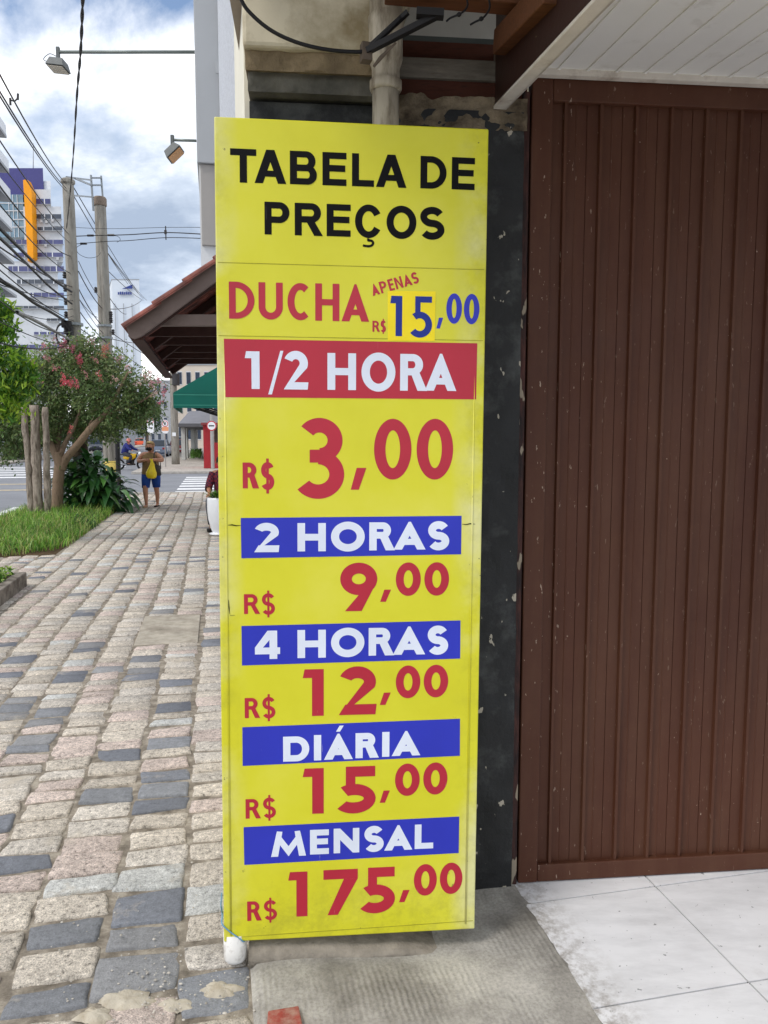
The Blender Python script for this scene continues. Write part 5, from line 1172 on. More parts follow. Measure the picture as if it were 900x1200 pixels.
Y2 = 22.0; p2b = PY(131, 580, Y2); p2b.z = -.05; p2t = PY(117, 232, Y2)
P2 = pole('ribbed concrete utility pole with yellow painted foot by the street corner', p2b, p2t, .20, .15, True)
fy = 1.02 / (p2t.z - p2b.z); m = MB(); q = p2b.lerp(p2t, fy); m.loft([ell(p2b, .207, .207, 20), ell(q, .204, .204, 20)]); m.build('painted_band', M('faded_yellow_paint', (214, 190, 104), .12, 6, .8, .2, dirt=(168, 150, 100), dirt_at=.6), P2, smooth=True)
m = MB(); m.lathe(p2t - UP * .22, [(.17, 0), (.178, .02), (.178, .2), (.15, .24)], 16); m.build('rusty_cap', M('rusty_concrete', (132, 118, 106), .2, 9, .9), P2)
hard(P2, p2b, p2t, [(.58, 'collar'), (.54, 'collar'), (.62, .2), (.60, .2), (.56, .24), (.53, -.24), (.70, -.2)])
# steel frame between the two pole tops
fr = MB(); a, b, c, d_ = PY(80, 208, Y1), PY(107, 211, Y2 - .2), PY(107.5, 240, Y2 - .2), PY(119, 207, Y2)
for p, q in ((PY(78, 207.5, Y1), PY(107, 211, Y2 - .3)), (PY(88, 209, Y1 + .4), PY(107, 217, Y2 - .3)), (PY(85, 229, Y1 + .2), PY(109, 231, Y2 - .3)), (PY(106.5, 205, Y2 - .3), PY(109.5, 247, Y2 - .25)), (PY(118.5, 206, Y2), PY(121.5, 246, Y2)), (PY(107, 208.5, Y2 - .3), PY(119, 208.5, Y2)), (PY(107.5, 217, Y2 - .3), PY(119.5, 217, Y2))): fr.beam(p, q, .04, .04)
tag(fr.build('steel_frame', STEEL, loc=p2t), 'thin galvanised steel frame joining the tops of the two near utility poles', 'frame')
# slim dark post beside pole 2
q = PY(139.5, 575, 21.6); q.z = -.03; m = MB(); m.tube([q, Vector((q.x, q.y, PY(138, 470, 21.6).z))], .065, 12); m.tube([q + UP * 1.05, q + UP * 1.10], .08, 12)
tag(m.build('metal_post', M('black_post_paint', (40, 40, 44), .15, 8, .6), loc=q), 'slim black metal post standing right against the yellow-footed pole', 'post')
Y3 = 47.0; p3b = PY(206, 543.5, Y3); p3b.z = -.01; p3t = PY(201, 380, Y3)
P3 = pole('pale square-edged concrete pole across the side street beside the parking signs', p3b, p3t, .245, .17)
m = MB(); a = PY(204, 509, Y3 - .28); m.box(a, .22, .012, .22, 0); m.build('notice', M('white_notice', (232, 236, 240), .03, 8, .5), P3)
m = MB(); a = PY(206, 440, Y3 - .3); m.lathe(a, [(.02, -.6), (.22, -.58), (.22, .1), (.02, .14)], 14); m.build('transformer', INS, P3)

WG = 'overhead wires along the street'
def wire(label, pts, r, sag=0.0, grp=WG, twist=0.0, mat=None):
    P = [PY(*p) for p in pts]
    if len(P) == 2: P = [P[0].lerp(P[1], i / 12) - UP * (sag * 4 * (i / 12) * (1 - i / 12)) for i in range(13)]
    else: P = smoothpath(P, 6)
    m = MB()
    if twist:
        Q = []; tot = sum((a - b).length for a, b in zip(P[1:], P[:-1])); n_ = int(tot / .05); n_ = min(n_, 420)
        for i in range(n_ + 1):
            f_ = i / n_ * (len(P) - 1); k_ = min(int(f_), len(P) - 2); Q.append(P[k_].lerp(P[k_ + 1], f_ - k_))
        for ph in (0, math.pi):
            m.tube([q + Vector((math.cos(i * .19 + ph), 0.3 * math.sin(i * .19 + ph), 0)) * r * .75 for i, q in enumerate(Q)], r * .75, 5, False)
    else: m.tube(P, r, 5, False)
    return tag(m.build('overhead_wire', mat or CAB, smooth=True, loc=P[len(P) // 2]), label, 'wire', grp)
wire('twisted black cable hanging from the top of the sky down to the older pole', [(99, -40, 4.4), (97, 0, 4.9), (94.5, 60, 6.2), (90, 115, 8.2), (86, 180, 12), (82, 228, 15.5), (78, 268, 18.4)], .0085, twist=1)
a1, a2 = (-30, 52, 7.4), (79, 220, 18.6)
for i, (p, q, lab) in enumerate((((-20, 50, 6.5), (76, 214, 18.5), 'upper of the paired lines meeting the older pole top'), ((-20, 74, 6.8), (77, 220, 18.5), 'lower of the paired lines meeting the older pole top'), ((-20, 80, 7), (78, 224, 18.6), 'third line just under the pair meeting the older pole top'))): wire(lab, [p, q], .009, .1)
m = MB(); q = PY(17, 119, 9.6); m.tube([q + Vector((-.05, 0, .02)), q, q + Vector((.05, 0, .05))], .010, 6); m.tube([q + Vector((-.05, 0, -.04)), q + Vector((-.05, 0, .04))], .014, 6); m.tube([q + Vector((.04, 0, .02)), q + Vector((.045, 0, .09))], .014, 6)
tag(m.build('line_spacer', INS, loc=q), 'dark spacer clamp on the paired lines at upper left', 'spacer')
for i, (p, q, lab) in enumerate((((82, 222, 18.6), (150, 333, 50), 'line running on from the older pole top past the ribbed pole'), ((83, 214, 18.6), (163, 345, 52), 'higher line running on from the older pole top past the ribbed pole'), ((120, 288, 22), (172, 352, 60), 'pale line descending from the ribbed pole to the tiled canopy'), ((121, 290, 22), (168, 350, 58), 'line descending beside it from the ribbed pole to the tiled canopy'), ((124, 315, 22), (168, 352, 58), 'lower line descending from the ribbed pole to the tiled canopy'))): wire(lab, [p, q], .012, .1)
# lines across the side street to the neighbouring building
wire('thicker line crossing level to the neighbouring wall', [(84, 277, 18.6), (110, 276, 19), (150, 275, 18), (194, 272.5, 17), (240, 274.5, 15)], .011)
wire('lower thin line crossing to the neighbouring wall', [(88, 286, 18.6), (124, 283, 19), (150, 282, 18), (194, 278.5, 17), (240, 279.5, 15)], .008)
wire('faint topmost line crossing to the neighbouring wall', [(60, 265, 18.6), (124, 268, 19), (194, 266.5, 17), (240, 266.5, 15)], .005)
m = MB(); m.tube([PY(194, 265, 17), PY(194.5, 281, 17)], .014, 6); m.box(PY(194, 272, 17), .05, .03, .08); tag(m.build('line_spacer', INS, loc=PY(194, 272, 17)), 'upright dark spacer joining the lines over the tiled canopy', 'spacer')
for lab, x, y, Y in (('dark sleeve on the level line left of the ribbed pole', 106, 276, 19), ('dark sleeve on the level line right of the ribbed pole', 130, 275.5, 18.6), ('dark sleeve on the lower crossing line between the poles', 98, 285.5, 18.8)):
    m = MB(); q = PY(x, y, Y); m.tube([q - Vector((.075, 0, 0)), q + Vector((.075, 0, 0))], .026, 8); tag(m.build('line_sleeve', INS, loc=q), lab, 'cable sleeve', 'sleeves on the crossing lines')
wire('loop of thin wire hanging between the two poles', [(97, 286, 18.8), (90, 290, 18.8), (92, 297, 18.9), (102, 302, 19.1), (113, 301, 19.4), (118, 296, 21)], .006)
wire('small slack loop by the ribbed pole on the crossing line', [(130, 276, 18.6), (138, 277, 18.6), (141, 281, 18.6), (137, 284, 18.6)], .005)
# the tangle on the left running along the street to the two poles
lo = [((-10, 150, 9), (80, 274, 18.5)), ((-10, 178, 9), (81, 284, 18.5)), ((-10, 205, 9), (82, 300, 18.5)), ((-10, 228, 9), (82, 320, 18.5)), ((-10, 300, 9), (84, 345, 18.5)), ((-10, 318, 9), (85, 362, 18.5)), ((-10, 345, 9), (86, 388, 18.5)), ((-10, 372, 9), (88, 404, 18.5)), ((-10, 283, 9), (84, 336, 18.5)), ((-10, 308, 9.5), (86, 376, 18.5)), ((-10, 330, 9), (86, 352, 18.6)), ((20, 365, 12), (86, 370, 18.5)), ((0, 402, 10), (90, 400, 18.5))]
for p, q in lo: wire('thin black wire in the tangle running left of the older pole', [p, q], random.choice((.007, .009, .011)), random.uniform(.05, .3), 'thin wires in the tangle left of the older pole')
wire('thick black cable sloping to mid-height of the older pole, upper one', [(-12, 256, 9), (30, 298, 12.4), (60, 326, 15.6), (84, 342, 18.4)], .026)
wire('thick black cable sloping to mid-height of the older pole, lower one', [(-12, 268, 9), (28, 306, 12.4), (58, 336, 15.6), (84, 356, 18.4)], .022)
wire('thick sagging cable ending in the dark coil on the older pole', [(-12, 322, 9), (20, 340, 11), (40, 355, 13.6), (60, 366, 16), (76, 376, 18.3)], .028)
wire('pale grey thick cable sloping low to the older pole', [(20, 366, 11), (38, 374, 13), (60, 386, 15.6), (86, 400, 18.4)], .03, mat=M('grey_cable', (150, 148, 148), .1, 9, .6))
for p, q in (((88, 330, 18.6), (118, 380, 22)), ((88, 342, 18.6), (122, 392, 22)), ((90, 360, 18.6), (126, 402, 22)), ((92, 306, 18.6), (118, 350, 22)), ((92, 318, 18.6), (120, 362, 22)), ((90, 346, 18.6), (114, 372, 22)), ((94, 385, 18.6), (126, 398, 22))): wire('black wire strung between the older pole and the ribbed pole', [p, q], random.choice((.008, .012)), .08, 'wires strung between the two near poles')
for p, q, lab in (((126, 345, 22), (148, 368, 40), 'wire dropping right from the ribbed pole with dark clamps'), ((126, 362, 22), (166, 352, 45), 'wire rising right from the ribbed pole toward the canopy tip'), ((126, 400, 22), (205, 452, 46), 'wire running from the ribbed pole to the pale pole across the street'), ((128, 388, 22), (206, 432, 46), 'higher wire running from the ribbed pole to the pale pole across the street'), ((126, 396, 22), (190, 400, 46), 'level wire running right from the ribbed pole under the canopy')): wire(lab, [p, q], .012, .15)
m = MB(); q = PY(72, 392, 18.2)
for i in range(4): m.tube([q + Vector((math.cos(a) * (.12 + i * .015), i * .03, math.sin(a) * (.22 + i * .02))) for a in [6.2832 * j / 16 for j in range(17)]], .016, 6, False)
m.box(PY(78, 380, 18.3), .2, .12, .16); m.box(PY(82, 388, 18.3), .12, .12, .22)
tag(m.build('cable_coil', CAB, loc=q), 'black coil of spare cable hung on the older pole above the blossom', 'cable coil')

# ================================================================= ACROSS THE SIDE STREET
RED = M('red_kiosk_paint', (168, 50, 56), .12, 3, .7, .25)
ko = PY(239, 548.5, 40.6); ko.z = 0; ks = thing('red_kiosk', 'small red painted booth across the side street behind the round sign', 'kiosk', ko)
kh = PY(240, 498, 40.6).z
m = MB(); m.obox(ko, NN * .55, D * 2.6, UP * kh); m.build('side_wall', RED, ks)
m = MB(); m.obox(ko + NN * .56, NN * 1.7, D * .12, UP * 1.35); m.build('front_wall', RED, ks)
m = MB(); m.obox(ko + NN * .56 + D * 1.2, NN * 1.7, D * .1, UP * kh); m.build('inner_wall', M('kiosk_grey', (132, 120, 112), .15, 3, .8), ks)
m = MB(); m.obox(ko - NN * .1 - D * .15 + UP * kh, NN * 2.6, D * 3.0, UP * .12); m.build('roof', M('kiosk_roof', (140, 66, 68), .12, 3, .7), ks)
WSIGN = M('sign_white', (236, 238, 242), .02, 9, .4, .4); RSIGN = M('sign_red', (196, 48, 56), .06, 9, .4, .4); KSIGN = M('sign_black', (30, 32, 40), .1, 9, .4); OSIGN = M('sign_orange', (232, 160, 120), .06, 9, .4)
def disc(mb, c, r, y0, n=28, r2=0.0):
    """a disc (or ring) facing the camera side, at depth offset y0"""
    o = [c + Vector((r * math.cos(6.2832 * i / n), y0, r * math.sin(6.2832 * i / n))) for i in range(n)]
    if r2:
        i_ = [c + Vector((r2 * math.cos(6.2832 * i / n), y0, r2 * math.sin(6.2832 * i / n))) for i in range(n)]
        mb.add(o + i_, [(j, (j + 1) % n, n + (j + 1) % n, n + j) for j in range(n)])
    else: mb.poly(o)
ro = PY(249, 549, 40.0); ro.z = 0; rs_ = thing('round_traffic_sign', 'round white traffic sign with red rim and black bar by the red booth', 'traffic sign', ro)
rc_ = PY(248, 499, 40.0); m = MB(); m.tube([ro + Vector((0, .07, 0)), Vector((ro.x, ro.y + .07, PY(248, 486, 40).z))], .09, 10); m.build('post', M('grey_post', (168, 166, 162), .1, 5, .7), rs_)
m = MB(); m.tube([rc_ + Vector((0, -.025, 0)), rc_], .255, 28); m.build('plate', WSIGN, rs_)
m = MB(); disc(m, rc_, .255, -.028, 28, .205); m.build('rim', RSIGN, rs_)
m = MB(); m.poly([rc_ + Vector((a, -.030, b)) for a, b in ((-.12, -.03), (.14, -.03), (.14, .03), (-.12, .03))]); m.poly([rc_ + Vector((a, -.0305, b)) for a, b in ((-.16, 0), (-.09, -.05), (-.09, .05))]); m.build('black_bar', KSIGN, rs_)
def parking(label, px, ytop, ybot, ybase, Y, wpx, lower):
    b = PY(px + .6, ybase, Y); b.z = 0; p = thing('parking_sign', label, 'traffic sign', b, 'parking signs across the side street'); zt, zb = PY(px, ytop, Y).z, PY(px, ybot, Y).z; x = PY(px, ytop, Y).x; w_ = wpx * Y / 1800
    m = MB(); m.tube([b + Vector((0, .04, 0)), Vector((b.x, b.y + .04, zt - .06))], .03, 8); m.build('post', MATS['grey_post'], p)
    pts = []
    for i in range(13): a = math.pi * i / 12; pts.append(Vector((x + w_ * math.cos(a), Y, zt - w_ + w_ * math.sin(a))))
    for i in range(13): a = math.pi + math.pi * i / 12; pts.append(Vector((x + w_ * math.cos(a), Y, zb + w_ * .8 + w_ * .8 * math.sin(a))))
    m = MB(); m.prism(pts, (0, .012, 0)); m.build('plate', WSIGN, p, bevel=0)
    c = Vector((x, Y, zt - w_ * 1.12)); m = MB(); disc(m, c, w_ * .92, -.003, 26, w_ * .72); m.build('red_ring', RSIGN, p)
    m = MB(); e = w_ * .40
    for L, st_ in enumerate(glyph('E', e * 1.5, e * 2, e * .5)):
        for q_ in st_: m.poly([c + Vector((-e * .72 + a, -.004 - L * .0003, -e + bb)) for a, bb in q_])
    m.build('letter', KSIGN, p)
    m = MB(); zc = zb + (zt - zb) * .32
    if lower == 'orange': m.poly([Vector((x + a * w_ * .97, Y - .003, zc + bb)) for a, bb in ((-1, -.10), (1, -.10), (1, .12), (-1, .12))]); m.build('orange_panel', OSIGN, p)
    else: m.poly([Vector((x + a * w_ * .6, Y - .003, zc + bb)) for a, bb in ((-1, -.03), (1, -.03), (1, .03), (-1, .03))]); m.build('small_text', KSIGN, p)
parking('taller parking sign with a red ringed E above the walking woman', 176, 488.5, 507.5, 548, 42, 8.2, 'text')
parking('parking sign with a red ringed E and an orange lower panel', 193.3, 492, 508, 546, 42.5, 8, 'orange')
# porch roof on posts
po = PY(222, 530, 60); po.z = 0; ph = thing('porch', 'grey hipped porch roof on pale posts beyond the red booth', 'porch', po)
m = MB(); e1, e2 = PY(209, 496.5, 52), PY(262, 499, 52); e3, e4 = PY(214, 500, 78), PY(262, 500, 78); rdg = PY(222, 483, 62); rdg2 = PY(262, 483, 60); ez = 2.55
E_ = [Vector((p.x, p.y, ez)) for p in (e1, e2, e4, e3)]; RZ = [Vector((rdg.x, rdg.y, 3.7)), Vector((rdg2.x, rdg2.y, 3.7))]
m.add(E_ + RZ, [(0, 1, 5, 4), (1, 2, 5), (2, 3, 4, 5), (3, 0, 4), (0, 3, 2, 1)]); m.build('roof', M('grey_roofing', (128, 128, 134), .1, 2, .8), ph)
m = MB(); m.prism([p - UP * .22 for p in E_], (0, 0, .218)); m.build('fascia', M('dark_grey_fascia', (92, 92, 96), .1, 3, .7), ph)
for px, pw, Y in ((215.5, 4.5, 56), (219, 3, 60), (226.5, 4, 66), (230, 3.4, 74)):
    b = PY(px, 530, Y); m = MB(); m.box((b.x, b.y, (ez - .22) / 2), pw * Y / 900, .3, ez - .22); m.build('post', M('pale_post', (190, 190, 186), .08, 3, .8), ph)
# low planting by the porch
m = MB()
for i in range(700):
    p = PY(rs.uniform(224, 236), 530, rs.uniform(58, 70)); p.z = rs.uniform(0, .5); m.cc = vary((96, 134, 60), rs, .3); leaf(m, p, rv(rs) + UP, UP, rs.uniform(.2, .4), .12, .3)
tag(m.build('low_hedge', LEAF, colors=True, loc=PY(230, 530, 64)), 'low green planting in front of the porch posts', 'plant')

# ---- buildings: a box with parts; windows are frames with panes set in
def facade(b, p0, along, up_h, cols, rows, w_, h_, x0, dx, z0, dz, mat, depth=.06, nrm=None):
    n = nrm
    for r_ in range(rows):
        for c_ in range(cols):
            o = p0 + along * (x0 + c_ * dx) + UP * (z0 + r_ * dz); m = MB(); m.obox(o + n * .004, along * w_, n * depth, UP * h_); f_ = m.build('window', M('window_frame', (210, 212, 216), .05, 3, .6), b)
            m = MB(); m.obox(o + n * (depth + .006) + along * (w_ * .07) + UP * (h_ * .07), along * w_ * .86, n * .02, UP * h_ * .86); m.build('pane', mat, f_)
WIN = M('dark_window', (58, 68, 84), .3, 1.2, .12, .6); WINB = M('blue_window', (64, 70, 122), .25, .35, .15, .6); WINT = M('teal_window', (110, 140, 160), .3, .5, .12, .6)
WHITEB = M('white_building', (224, 228, 234), .04, .2, .8, .2, dirt=(204, 208, 214), dirt_at=.62, dirt_scale=.4); GREYB = M('grey_building', (166, 170, 176), .06, .2, .8, .2); BEIGEB = M('beige_building', (214, 202, 188), .05, .3, .8, .2)
# corner building across the side street (behind awning and board)
cb = thing('corner_building', 'pale beige corner house behind the green awning across the side street', 'building', S(50, 3, 0))
m = MB(); m.obox(S(46, .9, -.1), D * 22, NN * 14, UP * 7.2); m.build('wall', BEIGEB, cb)
m = MB(); m.obox(S(45.6, .5, 7.1), D * 23, NN * 15, UP * .3); m.build('roof', GREYB, cb); facade(cb, S(46, .9, 0), NN, 7, 3, 2, 1.3, 1.3, 1.2, 2.4, 1.0, 3.0, WIN, .05, -D); facade(cb, S(47, .9, 0), D, 7, 6, 2, 1.4, 1.3, 1.0, 3.2, 1.0, 3.0, WIN, .05, -NN)
# far row closing the view down the street
def block(name, label, px0, px1, ytop, Y, depth, mat, rows, cols, wmat, wfrac=.55, hfrac=.5, ground=0.0, roof=None, base_z=-.1, away=0.0):
    a, b = PY(px0, ytop, Y), PY(px1, ytop, Y); al = (b - a); al.z = 0; Ln = al.length; al.normalize(); H = a.z; o = Vector((a.x, a.y, 0)); n = Vector((al.y, -al.x, 0))
    t_ = thing(name, label, 'building', o); m = MB(); m.obox(o + UP * base_z, al * Ln, -n * depth - al * depth * away, UP * (H - base_z)); m.build('wall', mat, t_)
    m = MB(); m.obox(o + UP * H - al * .1 + n * .1, al * (Ln + .2), -(n + al * away) * (depth + .2), UP * .25); m.build('parapet', roof or GREYB, t_)
    if rows and cols:
        dx, dz = Ln / cols, (H - ground) / rows; facade(t_, o, al, H, cols, rows, dx * wfrac, dz * hfrac, dx * (1 - wfrac) / 2, dx, ground + dz * .28, dz, wmat, .05, n)
    return t_, o, al, n, H
block('low_shop', 'low grey shop at the far end of the street behind the orange cars', 138, 168, 497.5, 178, 20, GREYB, 1, 3, M('shop_shutter', (134, 146, 156), .1, .3, .6), .8, .55)
t_, o, al, n, H = block('dark_shop', 'dark shopfront with white lettering over it beyond the motorcycle', 133, 165, 484, 182, 20, M('dark_shop_wall', (88, 88, 90), .15, .3, .8), 0, 0, WIN)
m = MB(); q = PY(146.5, 493.2, 181.4)      # white raised lettering, too small in the photo to read: five letter-like strokes
x = 0
for w_, h_ in ((.55, 1.0), (.45, .7), (.7, .8), (.7, 1.0), (.5, .8), (.8, .9)):
    for st_ in glyph(random.choice('IUNMA') if w_ > .5 else 'I', w_, h_, .2): 
        for p in st_: m.prism([q + Vector((x + a, 0, b)) for a, b in p], (0, .1, 0))
    x += w_ + .08
m.build('lettering', WHITEB, t_)
m = MB(); q = PY(140.5, 512, 177); m.obox(q, Vector((2.6, 0, 0)), Vector((0, .1, 0)), Vector((0, 0, 2.2))); m.build('poster', M('poster_brown', (120, 70, 62), .5, 1.2, .6), t_)
block('grey_office', 'grey mid-rise block behind the parking signs', 166, 212, 447, 150, 25, GREYB, 4, 6, WIN)
block('pale_block', 'pale flat-roofed block beyond the crown of the crape myrtle', 120, 176, 455, 210, 25, WHITEB, 4, 7, WINT)
block('beige_block', 'beige house high behind the green awning', 205, 268, 428, 120, 20, BEIGEB, 3, 6, WIN)
block('white_house', 'white house with blue shutters on the opposite pavement at far left', -60, 30, 498, 68, 12, WHITEB, 1, 7, M('blue_shutter', (58, 84, 150), .1, 1, .6), .3, .5)
block('long_wall', 'grey boundary building behind the trees on the opposite pavement', 28, 122, 500, 100, 12, GREYB, 1, 8, WIN, .5, .35)
# tall white block with blue sail emblem
t_, o, al, n, H = block('tower_block', 'distant white tower with a blue triangular emblem near its top', 131, 163, 328, 260, 22, M('pale_white_building', (214, 222, 232), .03, .2, .8, .2), 0, 0, WIN, away=.42)
E1 = M('emblem_blue', (52, 70, 140), .05, 1, .5); Yb = 259.5
m = MB(); m.prism([PY(x, y, Yb) for x, y in ((143, 338.5), (155, 338), (155.5, 333))], (0, .15, 0)); 
for i in range(7): a = PY(138 + i * 2.4, 341.8, Yb); m.obox(a - UP * .9, Vector((.48, 0, 0)), Vector((0, .15, 0)), UP * (.9 if i % 3 else .75))
m.build('emblem', E1, t_)
m = MB()
for i in range(3): a = PY(134 + i * 10, 352, Yb); m.obox(a - UP * 30, Vector((.25, 0, 0)), Vector((0, .1, 0)), UP * 29)
m.build('wall_joint', GREYB, t_)
# the office tower with the orange fin
Yt2 = 190.0
ot = thing('office_tower', 'tall white office tower with dark blue window bands and an orange fin', 'building', Vector((PY(50, 500, Yt2).x, Yt2, 0)))
PURP = M('purple_cladding', (74, 74, 132), .06, .1, .6)
def pbox(mb, x0, x1, y0, y1, Y, dep):
    a, b = PY(x0, y1, Y), PY(x1, y1, Y); z1 = PY(x0, y0, Y).z; mb.obox(Vector((a.x, Y, a.z)), Vector((b.x - a.x, 0, 0)), Vector((-.46 * dep, dep * .89, 0)), Vector((0, 0, z1 - a.z)))
m = MB(); pbox(m, -60, 75.5, 306, 520, Yt2, 16); pbox(m, 30, 74, 242, 307, Yt2 + .01, 16); pbox(m, 30, 60, 222, 243, Yt2 + .02, 14); m.build('wall', M('tower_cladding', (206, 211, 218), .05, .3, .8, .2, dirt=(186, 190, 197), dirt_at=.6, dirt_scale=.25), ot)
m = MB(); pbox(m, -30, 51.5, 197, 228, Yt2 + 1.5, 14); m.build('plant_room', PURP, ot); m = MB(); pbox(m, 51.6, 59.5, 212, 223, Yt2 + 2, 10); m.build('plant_room', WHITEB, ot)
m = MB(); pbox(m, -10, 29, 228, 278, Yt2 + .4, 12); g_ = m.build('glass_front', WINT, ot)
m = MB()
for y in (238, 247, 257, 266): pbox(m, -10, 29, y - .4, y + .4, Yt2 + .2, .2)
for x in (12, 17, 22): pbox(m, x - .3, x + .3, 228, 278, Yt2 + .22, .2)
m.build('mullion', WHITEB, g_)
for (x0, x1, y0, y1, mt) in ((37, 59, 233, 239, WINB), (37, 72, 251, 256.5, WIN), (30, 73, 266, 270, WIN), (12, 74, 281, 286, WINB), (14, 74, 296, 301, WINB), (10, 75, 312, 318, WINB), (20, 75, 327.5, 332.5, WIN), (36, 75, 343, 348, WINB), (4, 75, 358.5, 361.5, WIN), (55, 75, 373, 376, WIN), (40, 75, 389, 392, WINB), (4, 75, 404, 408, WINB), (4, 75, 419, 423, WINB), (4, 75, 434, 438, WIN), (4, 75, 449, 453, WINB), (4, 75, 464, 468, WIN), (4, 75, 479, 483, WIN)):
    mm = MB(); pbox(mm, x0, x1, y0, y1, Yt2 - .12, .1)
    m = MB(); pbox(m, x0 - .5, x1 + .8, y1, y1 + .7, Yt2 - .6, .55)
    for q_ in range(int((x1 - x0) / 9)): xx = x0 + 4 + q_ * 9 + random.uniform(-2.5, 2.5); mm.cur = 1; pbox(mm, xx, xx + random.choice((.3, .4, 1.2)), y0, y1, Yt2 - .2, .06)
    f_ = mm.build('window_band', [mt, WHITEB], ot)
    m.build('ledge', GREYB, f_)
m = MB()
for x, y in ((47, 260), (53, 260.5), (60, 259), (52, 288.5), (66, 304), (45, 336)): pbox(m, x, x + 3, y - 2.4, y + .6, Yt2 - .7, .6)
m.build('air_conditioner', M('ac_grey', (190, 192, 196), .05, 2, .6), ot)
m = MB(); f0 = [PY(x, y, Yt2 - 2.5) for x, y in ((27, 211), (31, 210), (37, 224), (39, 302), (32.5, 306))]; m.prism(f0, (0, 2.3, 0)); m.build('orange_fin', M('orange_fin', (244, 160, 24), .06, .3, .5), ot)
m = MB(); m.tube([PY(39, 200, Yt2 + 3), PY(39, 168, Yt2 + 3)], [.15, .06], 6); m.build('antenna', GREYB, ot)
# balcony building at the left edge
Ybal = 88.0
bb_ = thing('balcony_building', 'white apartment building with stacked balconies at the far left edge', 'building', PY(-30, 500, Ybal))
x_end = PY(10, 400, Ybal).x; sE, tE = st(Vector((x_end, Ybal, 0)))
m = MB(); m.obox(S(sE - 40, tE - 14, -.1), D * 39, NN * 12.2, UP * 46); m.build('wall', WHITEB, bb_)
yb_ = [162, 203, 237, 272, 310, 349, 388, 428, 466]; xb_ = [8, 11, 13, 15, 17, 20, 23, 26, 28]
for k_, (y, x) in enumerate(zip(yb_, xb_)):
    e = PY(x, y, Ybal); s1, t1 = st(e)
    m = MB(); m.obox(S(s1 - 26, t1 - 2.6, e.z - 2.2 / 2 * 0), D * 26, NN * 2.6, UP * .28); sl = m.build('balcony_slab', GREYB, bb_)
    m = MB(); m.obox(S(s1 - 26, t1 - .10, e.z + .285), D * 25.99, NN * .08, UP * 1.05); m.obox(S(s1 - .1, t1 - 2.5, e.z + .285), D * .08, NN * 2.39, UP * 1.05); m.build('balustrade', WHITEB, sl)
    m = MB(); m.obox(S(s1 - 24, t1 - 1.79, e.z + .4), D * 20, NN * .05, UP * 2.0); m.build('window', WIN, bb_)

# ---- far trees down the street
def far_tree(label, px, ytop, ybot, Y, wpx, tint, seed, pale=False):
    r_ = random.Random(seed); b = PY(px, 520, Y); b.z = 0; t_ = thing('street_tree', label, 'tree', b, 'street trees in the distance'); zt = PY(px, ytop, Y).z; zb = PY(px, ybot, Y).z; w_ = wpx * Y / 1800
    m = MB(); m.tube([b, Vector((b.x + .1, b.y, zb)), Vector((b.x, b.y, zb + (zt - zb) * .6))], [.22, .17, .05], 8); m.build('trunk', BARK, t_, smooth=True)
    m = MB()
    for i in range(150):
        u = rv(r_).normalized(); c = Vector((b.x, b.y, (zt + zb) / 2)) + Vector((u.x * w_, u.y * w_, u.z * (zt - zb) / 2)) * r_.uniform(.4, 1.05)
        for k_ in range(22): m.cc = vary(tint, r_, .35); leaf(m, c + rv(r_) * .28, rv(r_), rv(r_).normalized(), r_.uniform(.22, .4), .18, .2)
    m.build('crown', LEAF, t_, colors=True)
far_tree('round dark street tree far beyond the yellow-footed pole', 172, 465, 512, 95, 34, (70, 92, 54), 1)
far_tree('leafy street tree beyond the opposite kerb at left', 20, 470, 522, 62, 60, (64, 92, 50), 2)
far_tree('street tree behind the shrub on the opposite pavement', 62, 478, 520, 72, 50, (58, 84, 48), 3)
far_tree('pale green street tree far along the opposite pavement', 112, 480, 515, 110, 30, (76, 104, 58), 4)
m = MB()
for i in range(900):
    p = PY(rs.uniform(4, 34), 530, rs.uniform(55, 60)); p.z = rs.uniform(0, 1.0) * (.6 + .6 * noise.noise(p)); m.cc = vary(rs.choice(((48, 66, 38), (84, 52, 50), (58, 84, 44))), rs, .3); leaf(m, p, rv(rs) + UP, UP, rs.uniform(.2, .4), .14, .3)
tag(m.build('hedge', LEAF, colors=True, loc=PY(18, 530, 57)), 'low dark hedge along the opposite pavement at far left', 'hedge')

